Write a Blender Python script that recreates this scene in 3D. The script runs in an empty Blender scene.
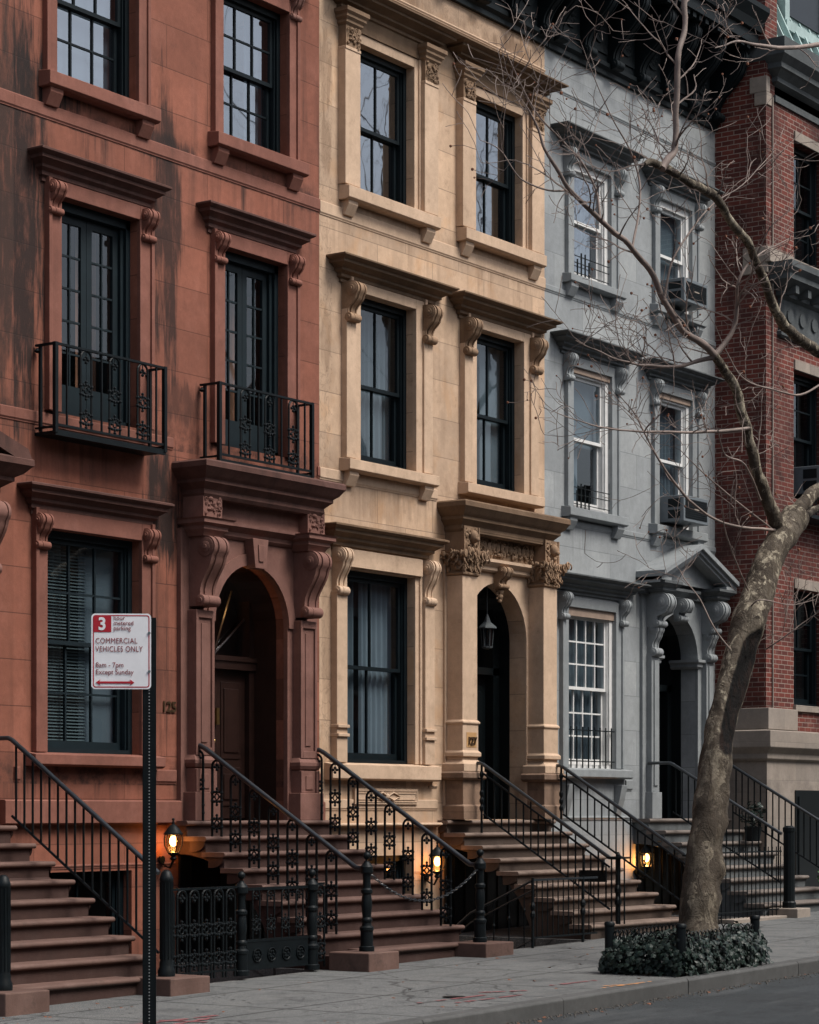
import bpy, math, random
from mathutils import Vector, Matrix, noise
R = math.radians
SC = bpy.context.scene
COL = SC.collection
random.seed(7)

# ------------------------------------------------------------------ camera
cam_d = bpy.data.cameras.new('camera'); cam = bpy.data.objects.new('camera', cam_d); COL.objects.link(cam)
cam.location = (-23.98, -17.9, 1.7); cam.rotation_euler = (R(90), 0, R(-55.4))
cam_d.sensor_fit = 'VERTICAL'; cam_d.sensor_height = 36; cam_d.lens = 85.0
cam_d.shift_y = 300/1024; cam_d.clip_start = 0.2; cam_d.clip_end = 2000
SC.camera = cam
# ------------------------------------------------------------------ sky and sun (overcast)
SUN_EL, SUN_AZ = 56, 168          # azimuth from +Y clockwise: from the street side
w = bpy.data.worlds.new('World'); SC.world = w; w.use_nodes = True
nt = w.node_tree; bgn = nt.nodes['Background']
sky = nt.nodes.new('ShaderNodeTexSky'); sky.sky_type = 'NISHITA'; sky.sun_disc = False
sky.sun_elevation = R(SUN_EL); sky.sun_rotation = R(SUN_AZ); sky.dust_density = 4.0; sky.air_density = 1.0; sky.ozone_density = 1.0
hs = nt.nodes.new('ShaderNodeHueSaturation'); hs.inputs['Saturation'].default_value = 0.62
nt.links.new(sky.outputs[0], hs.inputs['Color']); nt.links.new(hs.outputs[0], bgn.inputs['Color'])
bgn.inputs['Strength'].default_value = 0.058
sd = bpy.data.lights.new('sun', 'SUN'); sd.energy = 1.5; sd.angle = R(24); sd.color = (1, .95, .88)
so = bpy.data.objects.new('sun', sd); COL.objects.link(so)
az = R(SUN_AZ); el = R(SUN_EL)
so.rotation_euler = Vector((math.sin(az)*math.cos(el), math.cos(az)*math.cos(el), math.sin(el))).to_track_quat('Z', 'Y').to_euler()
so.location = (0, -10, 30)
vs = SC.view_settings; vs.view_transform = 'Standard'; vs.look = 'None'; vs.exposure = 1.38; vs.gamma = 1; vs.use_curve_mapping = False
SC.cycles.max_bounces = 6; SC.cycles.transparent_max_bounces = 12; SC.cycles.caustics_reflective = False; SC.cycles.caustics_refractive = False

# ------------------------------------------------------------------ helpers
def G(x): return .017*(x+1.7)                 # the street climbs gently to the right
S_, C_ = .8232, .5678
def at(px, py, Y):                            # measured photo position on a plane of known distance
    dy = Y+17.9; t = (px-409.5)/2418; dx = dy*(S_+t*C_)/(C_-t*S_); d = dx*S_+dy*C_
    return Vector((dx-23.98, Y, 1.7-(py-812)*d/2418))

class MB:
    def __init__(s): s.v = []; s.f = []
    def add(s, vs, fs):
        o = len(s.v); s.v += [tuple(p) for p in vs]; s.f += [tuple(i+o for i in f) for f in fs]
    def box(s, x0, x1, y0, y1, z0, z1):
        if x0 > x1: x0, x1 = x1, x0
        if y0 > y1: y0, y1 = y1, y0
        if z0 > z1: z0, z1 = z1, z0
        s.add([(x0,y0,z0),(x1,y0,z0),(x1,y1,z0),(x0,y1,z0),(x0,y0,z1),(x1,y0,z1),(x1,y1,z1),(x0,y1,z1)],
              [(0,3,2,1),(4,5,6,7),(0,1,5,4),(1,2,6,5),(2,3,7,6),(3,0,4,7)])
    def quad(s, a, b, c, d): s.add([a,b,c,d], [(0,1,2,3)])
    def ex_x(s, prof, x0, x1):                # prof: (y,z)
        n = len(prof)
        s.add([(x0,p[0],p[1]) for p in prof]+[(x1,p[0],p[1]) for p in prof],
              [tuple(range(n)), tuple(range(2*n-1, n-1, -1))]+[(i,(i+1)%n,n+(i+1)%n,n+i) for i in range(n)])
    def ex_y(s, prof, y0, y1):                # prof: (x,z)
        n = len(prof)
        s.add([(p[0],y0,p[1]) for p in prof]+[(p[0],y1,p[1]) for p in prof],
              [tuple(range(n)), tuple(range(2*n-1, n-1, -1))]+[(i,(i+1)%n,n+(i+1)%n,n+i) for i in range(n)])
    def tube(s, path, r, n=6, cap=True, closed=False):
        P = [Vector(p) for p in path]; m = len(P)
        rr = r if isinstance(r, (list, tuple)) else [r]*m
        vs = []; ref = None
        for i in range(m):
            if closed: d = P[(i+1)%m]-P[i-1]
            else: d = P[min(i+1,m-1)]-P[max(i-1,0)]
            if d.length < 1e-9: d = Vector((0,0,1))
            d.normalize()
            if ref is None:
                ref = Vector((0,0,1)) if abs(d.z) < .9 else Vector((1,0,0))
            u = (ref-d*ref.dot(d))
            if u.length < 1e-6: u = d.orthogonal()
            u.normalize(); ref = u; v = d.cross(u)
            for k in range(n):
                a = 2*math.pi*(k+.5)/n; vs.append(P[i]+u*math.cos(a)*rr[i]+v*math.sin(a)*rr[i])
        fs = []
        for i in range(m if closed else m-1):
            j = (i+1)%m
            for k in range(n): fs.append((i*n+k, i*n+(k+1)%n, j*n+(k+1)%n, j*n+k))
        if cap and not closed: fs += [tuple(range(n-1,-1,-1)), tuple((m-1)*n+k for k in range(n))]
        s.add(vs, fs)
    def lathe(s, prof, c=(0,0,0), n=12, axis='z'):     # prof (r, h)
        vs = []; m = len(prof)
        for r, h in prof:
            for k in range(n):
                a = 2*math.pi*(k+.5)/n; x, y = r*math.cos(a), r*math.sin(a)
                p = {'z': (x,y,h), 'x': (h,x,y), 'y': (x,h,y)}[axis]
                vs.append((p[0]+c[0], p[1]+c[1], p[2]+c[2]))
        fs = [(i*n+k, i*n+(k+1)%n, (i+1)*n+(k+1)%n, (i+1)*n+k) for i in range(m-1) for k in range(n)]
        fs += [tuple(range(n-1,-1,-1)), tuple((m-1)*n+k for k in range(n))]
        s.add(vs, fs)
    def ball(s, c, r, sx=1, sy=1, sz=1, n=8, m=5):
        vs = [(c[0], c[1], c[2]-r*sz)]
        for i in range(1, m):
            t = -math.pi/2+math.pi*i/m
            for k in range(n):
                a = 2*math.pi*k/n; vs.append((c[0]+r*sx*math.cos(t)*math.cos(a), c[1]+r*sy*math.cos(t)*math.sin(a), c[2]+r*sz*math.sin(t)))
        vs.append((c[0], c[1], c[2]+r*sz)); L = len(vs)-1
        fs = [(0, 1+(k+1)%n, 1+k) for k in range(n)]
        for i in range(m-2):
            for k in range(n): a = 1+i*n; fs.append((a+k, a+(k+1)%n, a+n+(k+1)%n, a+n+k))
        a = 1+(m-2)*n; fs += [(a+k, a+(k+1)%n, L) for k in range(n)]
        s.add(vs, fs)
    def cornice(s, x0, x1, prof, yw=0.02, yb=0, sides=(1,1)):       # prof [(out, z)] bottom to top, with mitred returns
        vs = []; m = len(prof)
        for o, z in prof:
            l = o*sides[0]; r = o*sides[1]
            vs += [(x0-l, yw, z), (x0-l, yb-o, z), (x1+r, yb-o, z), (x1+r, yw, z)]
        fs = []
        for i in range(m-1):
            for k in range(3): fs.append((i*4+k, i*4+k+1, i*4+4+k+1, i*4+4+k))
        fs += [(3,2,1,0), (4*m-4, 4*m-3, 4*m-2, 4*m-1)]
        s.add(vs, fs)
    def build(s, name, mat, parent=None, smooth=None, bevel=None, loc=None):
        me = bpy.data.meshes.new(name); me.from_pydata(s.v, [], s.f)
        import bmesh
        if name not in ('glass', 'fanlight'): bm = bmesh.new(); bm.from_mesh(me); bmesh.ops.recalc_face_normals(bm, faces=bm.faces); bm.to_mesh(me); bm.free()
        me.materials.append(mat)
        if smooth:
            me.polygons.foreach_set('use_smooth', [True]*len(me.polygons)); me.set_sharp_from_angle(angle=R(smooth))
        o = bpy.data.objects.new(name, me); COL.objects.link(o)
        if parent is not None:
            o.parent = parent
            if parent.parent is None and parent.type == 'EMPTY' and not parent.get('local'): o.location = -parent.location
        if loc is not None: o.location = loc
        if bevel:
            b = o.modifiers.new('bevel', 'BEVEL'); b.width = bevel; b.segments = 2; b.limit_method = 'ANGLE'; b.angle_limit = R(40)
        return o

def tag(o, label, cat, group=None, kind=None):
    o['label'] = label; o['category'] = cat
    if group: o['group'] = group
    if kind: o['kind'] = kind
    return o
def thing(name, label, cat, loc=(0,0,0), group=None, rz=0, local=False):
    o = bpy.data.objects.new(name, None); COL.objects.link(o); o.location = loc; o.rotation_euler = (0,0,rz)
    o.empty_display_size = .3
    if local: o['local'] = 1
    return tag(o, label, cat, group)
def struct(o): o['kind'] = 'structure'; return o
def copy_tree(o, parent=None):
    c = o.copy(); COL.objects.link(c)
    if parent is not None: c.parent = parent
    for ch in o.children: copy_tree(ch, c)
    return c

# ------------------------------------------------------------------ materials
def newmat(name):
    m = bpy.data.materials.new(name); m.use_nodes = True
    return m, m.node_tree, m.node_tree.nodes['Principled BSDF']
class N:
    def __init__(s, nt): s.nt = nt
    def __call__(s, t, **kw):
        n = s.nt.nodes.new(t)
        for k, v in kw.items():
            if k.startswith('i_'):
                n.inputs[int(k[2:])].default_value = v
            else: setattr(n, k, v)
        return n
    def l(s, a, b): s.nt.links.new(a, b)
    def mix(s, fac, a, b, mode='MIX'):
        n = s.nt.nodes.new('ShaderNodeMix'); n.data_type = 'RGBA'; n.blend_type = mode
        for sock, val in ((n.inputs[0], fac), (n.inputs[6], a), (n.inputs[7], b)):
            if hasattr(val, 'type') and not isinstance(val, (tuple, float, int)): s.l(val, sock)
            else: sock.default_value = (val if isinstance(val, (float, int)) else (*val[:3], 1))
        return n.outputs[2]
    def noise(s, vec, scale, detail=4, rough=.55, lo=.35, hi=.65, dist=0):
        n = s('ShaderNodeTexNoise'); n.inputs['Scale'].default_value = scale; n.inputs['Detail'].default_value = detail
        n.inputs['Roughness'].default_value = rough; n.inputs['Distortion'].default_value = dist; s.l(vec, n.inputs['Vector'])
        return s.rng(n.outputs[0], lo, hi)
    def rng(s, v, a, b, c=0, d=1):
        r = s('ShaderNodeMapRange'); s.l(v, r.inputs[0])
        for i, x in enumerate((a,b,c,d)): r.inputs[i+1].default_value = x
        return r.outputs[0]
    def math(s, op, a, b=0):
        m = s('ShaderNodeMath', operation=op)
        for i, x in enumerate((a,b)):
            if isinstance(x, (float,int)): m.inputs[i].default_value = x
            else: s.l(x, m.inputs[i])
        return m.outputs[0]
    def mapping(s, vec, scale=(1,1,1), loc=(0,0,0), rot=(0,0,0)):
        m = s('ShaderNodeMapping'); s.l(vec, m.inputs[0]); m.inputs['Scale'].default_value = scale; m.inputs['Location'].default_value = loc; m.inputs['Rotation'].default_value = rot
        return m.outputs[0]

LEDGES = ((9.1,1.0),(5.83,.9),(2.0,.45),(12.15,.7),(8.45,.0))
def stone(name, base, var=.25, joints=None, stains=(), streak=.35, rough=.8, dirt=(.05,.035,.03), bump=.25, patches=None, dirtamt=.5, veins=False):
    m, nt, bs = newmat(name); n = N(nt)
    tc = n('ShaderNodeTexCoord'); P = tc.outputs['Object']
    b = Vector(base)
    c = n.mix(n.noise(P, 1.1, 5, .6, .3, .7), tuple(b*(1-var)), tuple(b*(1+var*.7)))
    c = n.mix(n.noise(P, 9, 8, .75, .3, .75), c, n.mix(.6, c, tuple(b*(1-var)*.7)))
    c = n.mix(n.math('MULTIPLY', n.noise(n.mapping(P, (1,1,.7)), 2.4, 9, .72, .50, .66), .5), c, n.mix(.55, c, tuple(min(1,q*1.35+.03) for q in b)))
    c = n.mix(n.math('MULTIPLY', n.noise(P, 140, 3, .8, .5, .75), .35), c, tuple(b*.45))
    if patches:
        c = n.mix(n.math('MULTIPLY', n.noise(n.mapping(P, (1.3,1,1.0)), 1.6, 5, .6, .52, .72, .6), patches[1]), c, patches[0])
    bumps = n.noise(P, 60, 5, .7, 0, 1)
    if joints:
        bw, rh, off = joints[:3]; amt = joints[3] if len(joints) > 3 else .6
        sep = n('ShaderNodeSeparateXYZ'); n.l(P, sep.inputs[0]); cb = n('ShaderNodeCombineXYZ')
        n.l(sep.outputs[0], cb.inputs[0]); n.l(n.math('ADD', sep.outputs[2], off), cb.inputs[1])
        br = n('ShaderNodeTexBrick'); n.l(cb.outputs[0], br.inputs['Vector'])
        br.inputs['Scale'].default_value = 1; br.inputs['Brick Width'].default_value = bw; br.inputs['Row Height'].default_value = rh
        br.inputs['Mortar Size'].default_value = .007; br.inputs['Mortar Smooth'].default_value = .3; br.inputs['Bias'].default_value = 0
        br.inputs['Color1'].default_value = (.84,.84,.85,1); br.inputs['Color2'].default_value = (1.12,1.10,1.08,1); br.inputs['Mortar'].default_value = (1,1,1,1)
        c = n.mix(1.0, c, br.outputs['Color'], 'MULTIPLY')
        c = n.mix(n.math('MULTIPLY', br.outputs['Fac'], amt), c, tuple(b*.18))
    if veins:
        spv = n('ShaderNodeSeparateXYZ'); n.l(P, spv.inputs[0])
        nv = n('ShaderNodeTexNoise'); nv.inputs['Scale'].default_value = 2.6; nv.inputs['Detail'].default_value = 3; nv.inputs['Distortion'].default_value = 1.2; n.l(n.mapping(P, (1.6,1,1)), nv.inputs['Vector'])
        band = n.rng(n.math('ABSOLUTE', n.math('SUBTRACT', n.math('FRACT', n.math('MULTIPLY', nv.outputs[0], 7)), .5)), 0, .13, 1, 0)
        msk = n.math('MAXIMUM', n.math('LESS_THAN', spv.outputs[0], .27), n.math('GREATER_THAN', spv.outputs[2], 12.0))
        c = n.mix(n.math('MULTIPLY', n.math('MULTIPLY', band, msk), .55), c, tuple(b*.38))
    # rain streaks
    st = n.noise(n.mapping(P, (3.2, 3.2, .22)), 1.6, 5, .6, .52, .78)
    big = n.noise(P, .35, 3, .5, .42, .62)
    c = n.mix(n.math('MULTIPLY', n.math('MULTIPLY', st, big), streak), c, dirt)
    pos = P
    if joints and streak > .2:                 # run-off below every string course, soot lying on top of it
        sp0 = n('ShaderNodeSeparateXYZ'); n.l(P, sp0.inputs[0]); z_ = sp0.outputs[2]
        fine = n.noise(n.mapping(P, (5.5, 5.5, .28)), 1.5, 8, .68, .47, .66)
        wide = n.noise(n.mapping(P, (1.4, 1.4, .1)), 1.3, 3, .5, .40, .62)
        soot = n.noise(P, 5, 7, .7, .42, .62)
        for zl, ln in LEDGES[:4]:
            under = n.math('MULTIPLY', n.rng(n.math('SUBTRACT', zl, z_), 0, ln, 1, 0), n.math('GREATER_THAN', n.math('SUBTRACT', zl+.02, z_), 0))
            c = n.mix(n.math('MULTIPLY', n.math('MULTIPLY', n.math('MULTIPLY', fine, wide), under), min(1, streak*1.5)), c, dirt)
            over = n.math('MULTIPLY', n.rng(n.math('SUBTRACT', z_, zl+.15), 0, .22, 1, 0), n.math('GREATER_THAN', n.math('SUBTRACT', z_, zl), 0))
            c = n.mix(n.math('MULTIPLY', n.math('MULTIPLY', soot, over), min(.9, streak*.9)), c, dirt)
    for (cx, cz, sx, sz, a) in stains:
        sp = n('ShaderNodeSeparateXYZ'); wob = n('ShaderNodeTexNoise'); wob.inputs['Scale'].default_value = 2.2; wob.inputs['Detail'].default_value = 9; wob.inputs['Roughness'].default_value = .65
        n.l(n.mapping(P, (4.2,1,.45)), wob.inputs['Vector'])
        n.l(P, sp.inputs[0])
        dx = n.math('DIVIDE', n.math('SUBTRACT', sp.outputs[0], cx), sx); dz = n.math('DIVIDE', n.math('SUBTRACT', sp.outputs[2], cz), sz)
        rr = n.math('ADD', n.math('POWER', n.math('ABSOLUTE', dx), 2), n.math('POWER', n.math('ABSOLUTE', dz), 2))
        rr = n.math('ADD', rr, n.rng(wob.outputs[0],   .28, .72, -1.1, 1.1))
        c = n.mix(n.math('MULTIPLY', n.rng(rr, .45, 1.25, a, 0), n.noise(n.mapping(P, (2.2,1,.7)), 2.5, 9, .72, .15, .50)), c, dirt)
    # small scabs
    c = n.mix(n.math('MULTIPLY', n.noise(P, 3.7, 10, .78, .56, .68), .24*dirtamt*2), c, dirt)
    n.l(c, bs.inputs['Base Color']); bs.inputs['Roughness'].default_value = rough; bs.inputs['Specular IOR Level'].default_value = .25
    bp = n('ShaderNodeBump'); bp.inputs['Strength'].default_value = bump; bp.inputs['Distance'].default_value = .01
    h = bumps
    if joints: h = n.math('SUBTRACT', h, n.math('MULTIPLY', br.outputs['Fac'], 2.5))
    h = n.math('ADD', h, n.math('MULTIPLY', n.noise(P, 6, 5, .6, 0, 1), 1.4))
    n.l(h, bp.inputs['Height']); n.l(bp.outputs[0], bs.inputs['Normal'])
    return m

def simple(name, base, rough=.5, var=.15, scale=8, metal=0, spec=.5, bump=.1, bscale=40, coat=0):
    m, nt, bs = newmat(name); n = N(nt); tc = n('ShaderNodeTexCoord'); P = tc.outputs['Object']; b = Vector(base)
    c = n.mix(n.noise(P, scale, 5, .6, .3, .7), tuple(b*(1-var)), tuple(b*(1+var)))
    n.l(c, bs.inputs['Base Color']); bs.inputs['Roughness'].default_value = rough; bs.inputs['Metallic'].default_value = metal
    bs.inputs['Specular IOR Level'].default_value = spec; bs.inputs['Coat Weight'].default_value = coat
    n.l(n.noise(P, scale*1.7, 4, .6, .2, .8), bs.inputs['Roughness']) if False else None
    bp = n('ShaderNodeBump'); bp.inputs['Strength'].default_value = bump; bp.inputs['Distance'].default_value = .005
    n.l(n.noise(P, bscale, 4, .6, 0, 1), bp.inputs['Height']); n.l(bp.outputs[0], bs.inputs['Normal'])
    return m

def brickmat(name, axis):
    m, nt, bs = newmat(name); n = N(nt); tc = n('ShaderNodeTexCoord'); P = tc.outputs['Object']
    sp = n('ShaderNodeSeparateXYZ'); n.l(P, sp.inputs[0]); cb = n('ShaderNodeCombineXYZ')
    n.l(n.math('ADD', sp.outputs[0], sp.outputs[1]), cb.inputs[0]); n.l(sp.outputs[2], cb.inputs[1])
    br = n('ShaderNodeTexBrick'); n.l(cb.outputs[0], br.inputs['Vector']); br.inputs['Scale'].default_value = 1
    br.inputs['Brick Width'].default_value = .215; br.inputs['Row Height'].default_value = .075; br.inputs['Mortar Size'].default_value = .007
    br.inputs['Mortar Smooth'].default_value = .2; br.inputs['Bias'].default_value = -.2
    br.inputs['Color1'].default_value = (.155,.040,.030,1); br.inputs['Color2'].default_value = (.065,.022,.020,1); br.inputs['Mortar'].default_value = (.27,.21,.18,1)
    c = n.mix(n.noise(P, .9, 6, .6, .45, .7), br.outputs['Color'], (.045,.02,.018))
    c = n.mix(n.math('MULTIPLY', n.noise(P, 5, 6, .7, .55, .75), .3), c, (.3,.2,.17))
    n.l(c, bs.inputs['Base Color']); bs.inputs['Roughness'].default_value = .85; bs.inputs['Specular IOR Level'].default_value = .2
    bp = n('ShaderNodeBump'); bp.inputs['Strength'].default_value = .6; bp.inputs['Distance'].default_value = .01
    n.l(n.math('SUBTRACT', n.noise(P, 50, 4, .6, 0, 1), n.math('MULTIPLY', br.outputs['Fac'], 2)), bp.inputs['Height']); n.l(bp.outputs[0], bs.inputs['Normal'])
    return m

def glassmat(name, tint=(.82,.9,.94), ior=.085, wav=.003):
    m, nt, bs = newmat(name); n = N(nt); nt.nodes.remove(bs); out = nt.nodes['Material Output']
    tr = n('ShaderNodeBsdfTransparent'); tr.inputs[0].default_value = (*tint,1)
    gl = n('ShaderNodeBsdfGlossy'); gl.inputs['Roughness'].default_value = .015; gl.inputs['Color'].default_value = (.9,.95,1,1)
    lw = n('ShaderNodeLayerWeight'); lw.inputs[0].default_value = .5; F_ = n.rng(n.math('POWER', lw.outputs['Facing'], 4), 0, 1, ior, 1)
    tc = n('ShaderNodeTexCoord'); bp = n('ShaderNodeBump'); bp.inputs['Strength'].default_value = .35; bp.inputs['Distance'].default_value = wav
    n.l(n.noise(tc.outputs['Object'], 1.7, 2, .4, 0, 1), bp.inputs['Height']); n.l(bp.outputs[0], gl.inputs['Normal'])
    mx = n('ShaderNodeMixShader'); n.l(F_, mx.inputs[0]); n.l(tr.outputs[0], mx.inputs[1]); n.l(gl.outputs[0], mx.inputs[2]); n.l(mx.outputs[0], out.inputs[0])
    return m
def emis(name, colr, st):
    m, nt, bs = newmat(name); bs.inputs['Emission Color'].default_value = (*colr,1); bs.inputs['Emission Strength'].default_value = st
    bs.inputs['Base Color'].default_value = (*colr,1); return m

M = {}
redbase = (.262,.098,.064)
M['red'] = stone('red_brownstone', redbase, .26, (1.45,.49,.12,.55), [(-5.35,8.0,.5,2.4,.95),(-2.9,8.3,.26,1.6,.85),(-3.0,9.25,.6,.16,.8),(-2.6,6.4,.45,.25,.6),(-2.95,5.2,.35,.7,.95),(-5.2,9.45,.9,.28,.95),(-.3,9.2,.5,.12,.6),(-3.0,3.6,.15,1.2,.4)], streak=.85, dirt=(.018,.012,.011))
M['red2'] = stone('red_brownstone_left', Vector(redbase)*.85, .2, (1.45,.49,.12,.55), [(-5.6,8.2,.5,2.2,.9)], streak=.8, dirt=(.03,.02,.017))
M['redtrim'] = stone('red_brownstone_trim', (.225,.092,.067), .24, None, streak=.5, dirt=(.04,.022,.018))
M['redportal'] = stone('weathered_brownstone_portal', (.20,.098,.078), .18, None, streak=.5, dirt=(.03,.018,.016))
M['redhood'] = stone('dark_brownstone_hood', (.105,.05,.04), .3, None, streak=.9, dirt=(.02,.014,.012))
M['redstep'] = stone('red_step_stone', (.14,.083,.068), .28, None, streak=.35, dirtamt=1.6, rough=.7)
tanb = (.545,.388,.27)
M['tan'] = stone('tan_sandstone', tanb, .2, (1.25,.51,.22,.5), [(.12,10.9,.16,.5,.6),(.14,10.0,.12,.35,.5),(.14,7.6,.1,.4,.5),(4.5,12.25,.5,.22,.8),(1.9,12.3,.4,.15,.5),(.15,4,.1,1.2,.4),(1.2,5.6,.9,.2,.35)], streak=.5, dirt=(.17,.105,.065), patches=((.46,.235,.09),.4), dirtamt=1.1, veins=True)
M['tantrim'] = stone('tan_sandstone_trim', (.545,.39,.275), .12, None, streak=.35, dirt=(.14,.085,.05), dirtamt=.7)
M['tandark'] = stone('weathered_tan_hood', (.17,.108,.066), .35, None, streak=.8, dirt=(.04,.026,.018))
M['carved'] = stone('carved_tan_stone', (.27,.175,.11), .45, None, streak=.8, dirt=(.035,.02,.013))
M['redriser_shade'] = stone('shaded_red_riser', (.058,.031,.026), .2, None, streak=.4)  # red stoop body; the shade on the risers is put into its colour
M['tanriser_shade'] = stone('shaded_buff_riser', (.07,.05,.04), .2, None, streak=.4)  # tan stoop body, colour darkened to carry the riser shade
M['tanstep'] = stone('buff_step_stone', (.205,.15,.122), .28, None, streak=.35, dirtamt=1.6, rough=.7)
M['tanbase'] = stone('brown_base_stone', (.25,.165,.115), .2, (1.3,.45,.1,.3), streak=.5)
M['grey'] = stone('grey_painted_stone', (.30,.322,.332), .14, (1.6,.52,.2,.35), streak=.4, dirt=(.12,.13,.14), rough=.6)
M['greytrim'] = stone('grey_painted_trim', (.255,.274,.282), .12, None, streak=.4, dirt=(.10,.11,.12), rough=.55)
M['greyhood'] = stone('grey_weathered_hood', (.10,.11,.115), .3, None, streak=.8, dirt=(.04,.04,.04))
M['greystep'] = stone('grey_brown_step_stone', (.16,.135,.12), .15, None, streak=.1, rough=.7)
M['brick'] = brickmat('red_brick', 'x')
M['lime'] = stone('pale_limestone', (.29,.25,.215), .15, (1.1,.6,.2,.2), streak=.5, dirt=(.12,.1,.09))
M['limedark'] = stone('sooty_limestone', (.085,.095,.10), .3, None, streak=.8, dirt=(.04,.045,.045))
M['copper'] = simple('pale_green_metal', (.30,.40,.39), .5, .2, 3)
M['iron'] = simple('black_iron', (.003,.0055,.007), .5, .3, 12, spec=.2, bump=.2, bscale=70)
M['ironrail'] = simple('worn_dark_handrail', (.014,.019,.024), .3, .3, 9, spec=.7)
M['blackframe'] = simple('blue_black_paint', (.003,.007,.0095), .5, .2, 5, spec=.2)
M['bluegreen'] = simple('dark_slate_blue_paint', (.006,.013,.017), .55, .2, 5, spec=.25)
M['white'] = simple('white_window_paint', (.60,.60,.59), .5, .1, 8)
M['corn'] = simple('black_painted_cornice', (.0035,.007,.009), .6, .35, 4, bump=.2, spec=.2)
M['door'] = simple('dark_mahogany', (.020,.009,.007), .35, .3, 6, coat=.3)
M['doorblack'] = simple('black_gloss_door', (.003,.005,.006), .3, .2, 6)
M['brass'] = simple('aged_brass', (.45,.30,.12), .35, .25, 20, metal=1)
M['bronze'] = simple('dark_bronze', (.09,.055,.03), .45, .25, 20, metal=.6)
M['glass'] = glassmat('window_glass')
M['glasshi'] = glassmat('window_glass_bright', (.6,.65,.7), .36, .006)
M['inside'] = simple('dim_room', (.03,.03,.03), .9)
M['curtain'] = simple('grey_curtain', (.08,.10,.115), .9, .1, 3)
M['sheer'] = simple('pale_sheer_curtain', (.16,.19,.215), .9, .08, 3)
M['blind'] = simple('slatted_blind', (.06,.08,.082), .6, .08, 3)
M['wood'] = simple('varnished_red_brown_wood', (.25,.10,.05), .5, .2, 5)
M['headb'] = simple('weathered_wood', (.30,.22,.17), .7, .2, 6)
M['lampglass'] = glassmat('lantern_glass', (.95,.85,.65), .05)
M['bulb'] = emis('warm_bulb', (1,.52,.18), 7)
M['flame'] = emis('warm_flame', (1,.5,.14), 30)
M['ac'] = simple('ac_casing', (.12,.14,.155), .5, .12, 6)
M['acdark'] = simple('ac_grille', (.006,.009,.011), .6, spec=.2)
M['soil'] = simple('soil', (.035,.025,.018), .95, .4, 12, bump=.8)
M['leaf'] = simple('ivy_leaf', (.008,.018,.014), .5, .8, 14, spec=.35, bump=.2)
M['shrub'] = simple('shrub_leaf', (.03,.11,.03), .5, .5, 18)
M['twig'] = simple('grey_brown_twig', (.20,.155,.135), .7, .35, 6)
M['deadleaf'] = simple('dead_leaf', (.16,.06,.03), .8, .4, 20)

def bark():
    m, nt, bs = newmat('plane_tree_bark'); n = N(nt); tc = n('ShaderNodeTexCoord'); P = tc.outputs['Object']
    a = n.noise(n.mapping(P, (1,1,.45)), 7, 6, .6, .44, .54, .8)
    b = n.noise(n.mapping(P, (1,1,.4)), 15, 5, .6, .5, .58, .6)
    vz = n('ShaderNodeTexVoronoi'); vz.inputs['Scale'].default_value = 9; vz.inputs['Randomness'].default_value = 1
    wn = n('ShaderNodeTexNoise'); wn.inputs['Scale'].default_value = 9; wn.inputs['Detail'].default_value = 6; n.l(P, wn.inputs['Vector'])
    vm = n('ShaderNodeVectorMath', operation='MULTIPLY_ADD'); n.l(wn.outputs['Color'], vm.inputs[0]); vm.inputs[1].default_value = (.22,.22,.3); n.l(n.mapping(P, (1,1,.55)), vm.inputs[2]); n.l(vm.outputs[0], vz.inputs['Vector'])
    sv = n('ShaderNodeSeparateColor'); n.l(vz.outputs['Color'], sv.inputs[0])
    c = n.mix(n.rng(sv.outputs[0], .45, .6), (.062,.050,.039), (.112,.094,.073))
    c = n.mix(n.rng(sv.outputs[1], .82, .86), c, (.20,.17,.13))
    c = n.mix(n.math('MULTIPLY', a, .4), c, (.06,.047,.036))
    sp = n('ShaderNodeSeparateXYZ'); n.l(P, sp.inputs[0])
    up = n.rng(sp.outputs[2], 1.6, 3.4)
    pale = n.math('MULTIPLY', n.noise(n.mapping(P, (1,1,.45)), 7, 8, .75, .53, .57, .5), up)
    c = n.mix(pale, c, (.33,.29,.22))
    c = n.mix(b, c, n.mix(.6, c, (.055,.042,.03)))
    c = n.mix(n.noise(P, 45, 5, .7, .5, .75), c, n.mix(.5, c, (.04,.03,.022)))
    ra = n('ShaderNodeAttribute'); ra.attribute_name = 'rot'
    c = n.mix(n.rng(ra.outputs['Fac'], .25, .75), c, n.mix(n.noise(n.mapping(P, (1,1,.3)), 14, 4, .6, .45, .65), (.002,.0015,.0015), (.014,.007,.005)))
    n.l(c, bs.inputs['Base Color']); bs.inputs['Roughness'].default_value = .85; bs.inputs['Specular IOR Level'].default_value = .2
    bp = n('ShaderNodeBump'); bp.inputs['Strength'].default_value = .8; bp.inputs['Distance'].default_value = .02
    n.l(n.math('ADD', n.math('MULTIPLY', a, .6), n.noise(P, 30, 6, .7, 0, 1)), bp.inputs['Height']); n.l(bp.outputs[0], bs.inputs['Normal'])
    return m
M['bark'] = bark()
M['hollow'] = simple('rotten_wood', (.03,.018,.011), .95, .5, 14, bump=.8, bscale=30)

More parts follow.
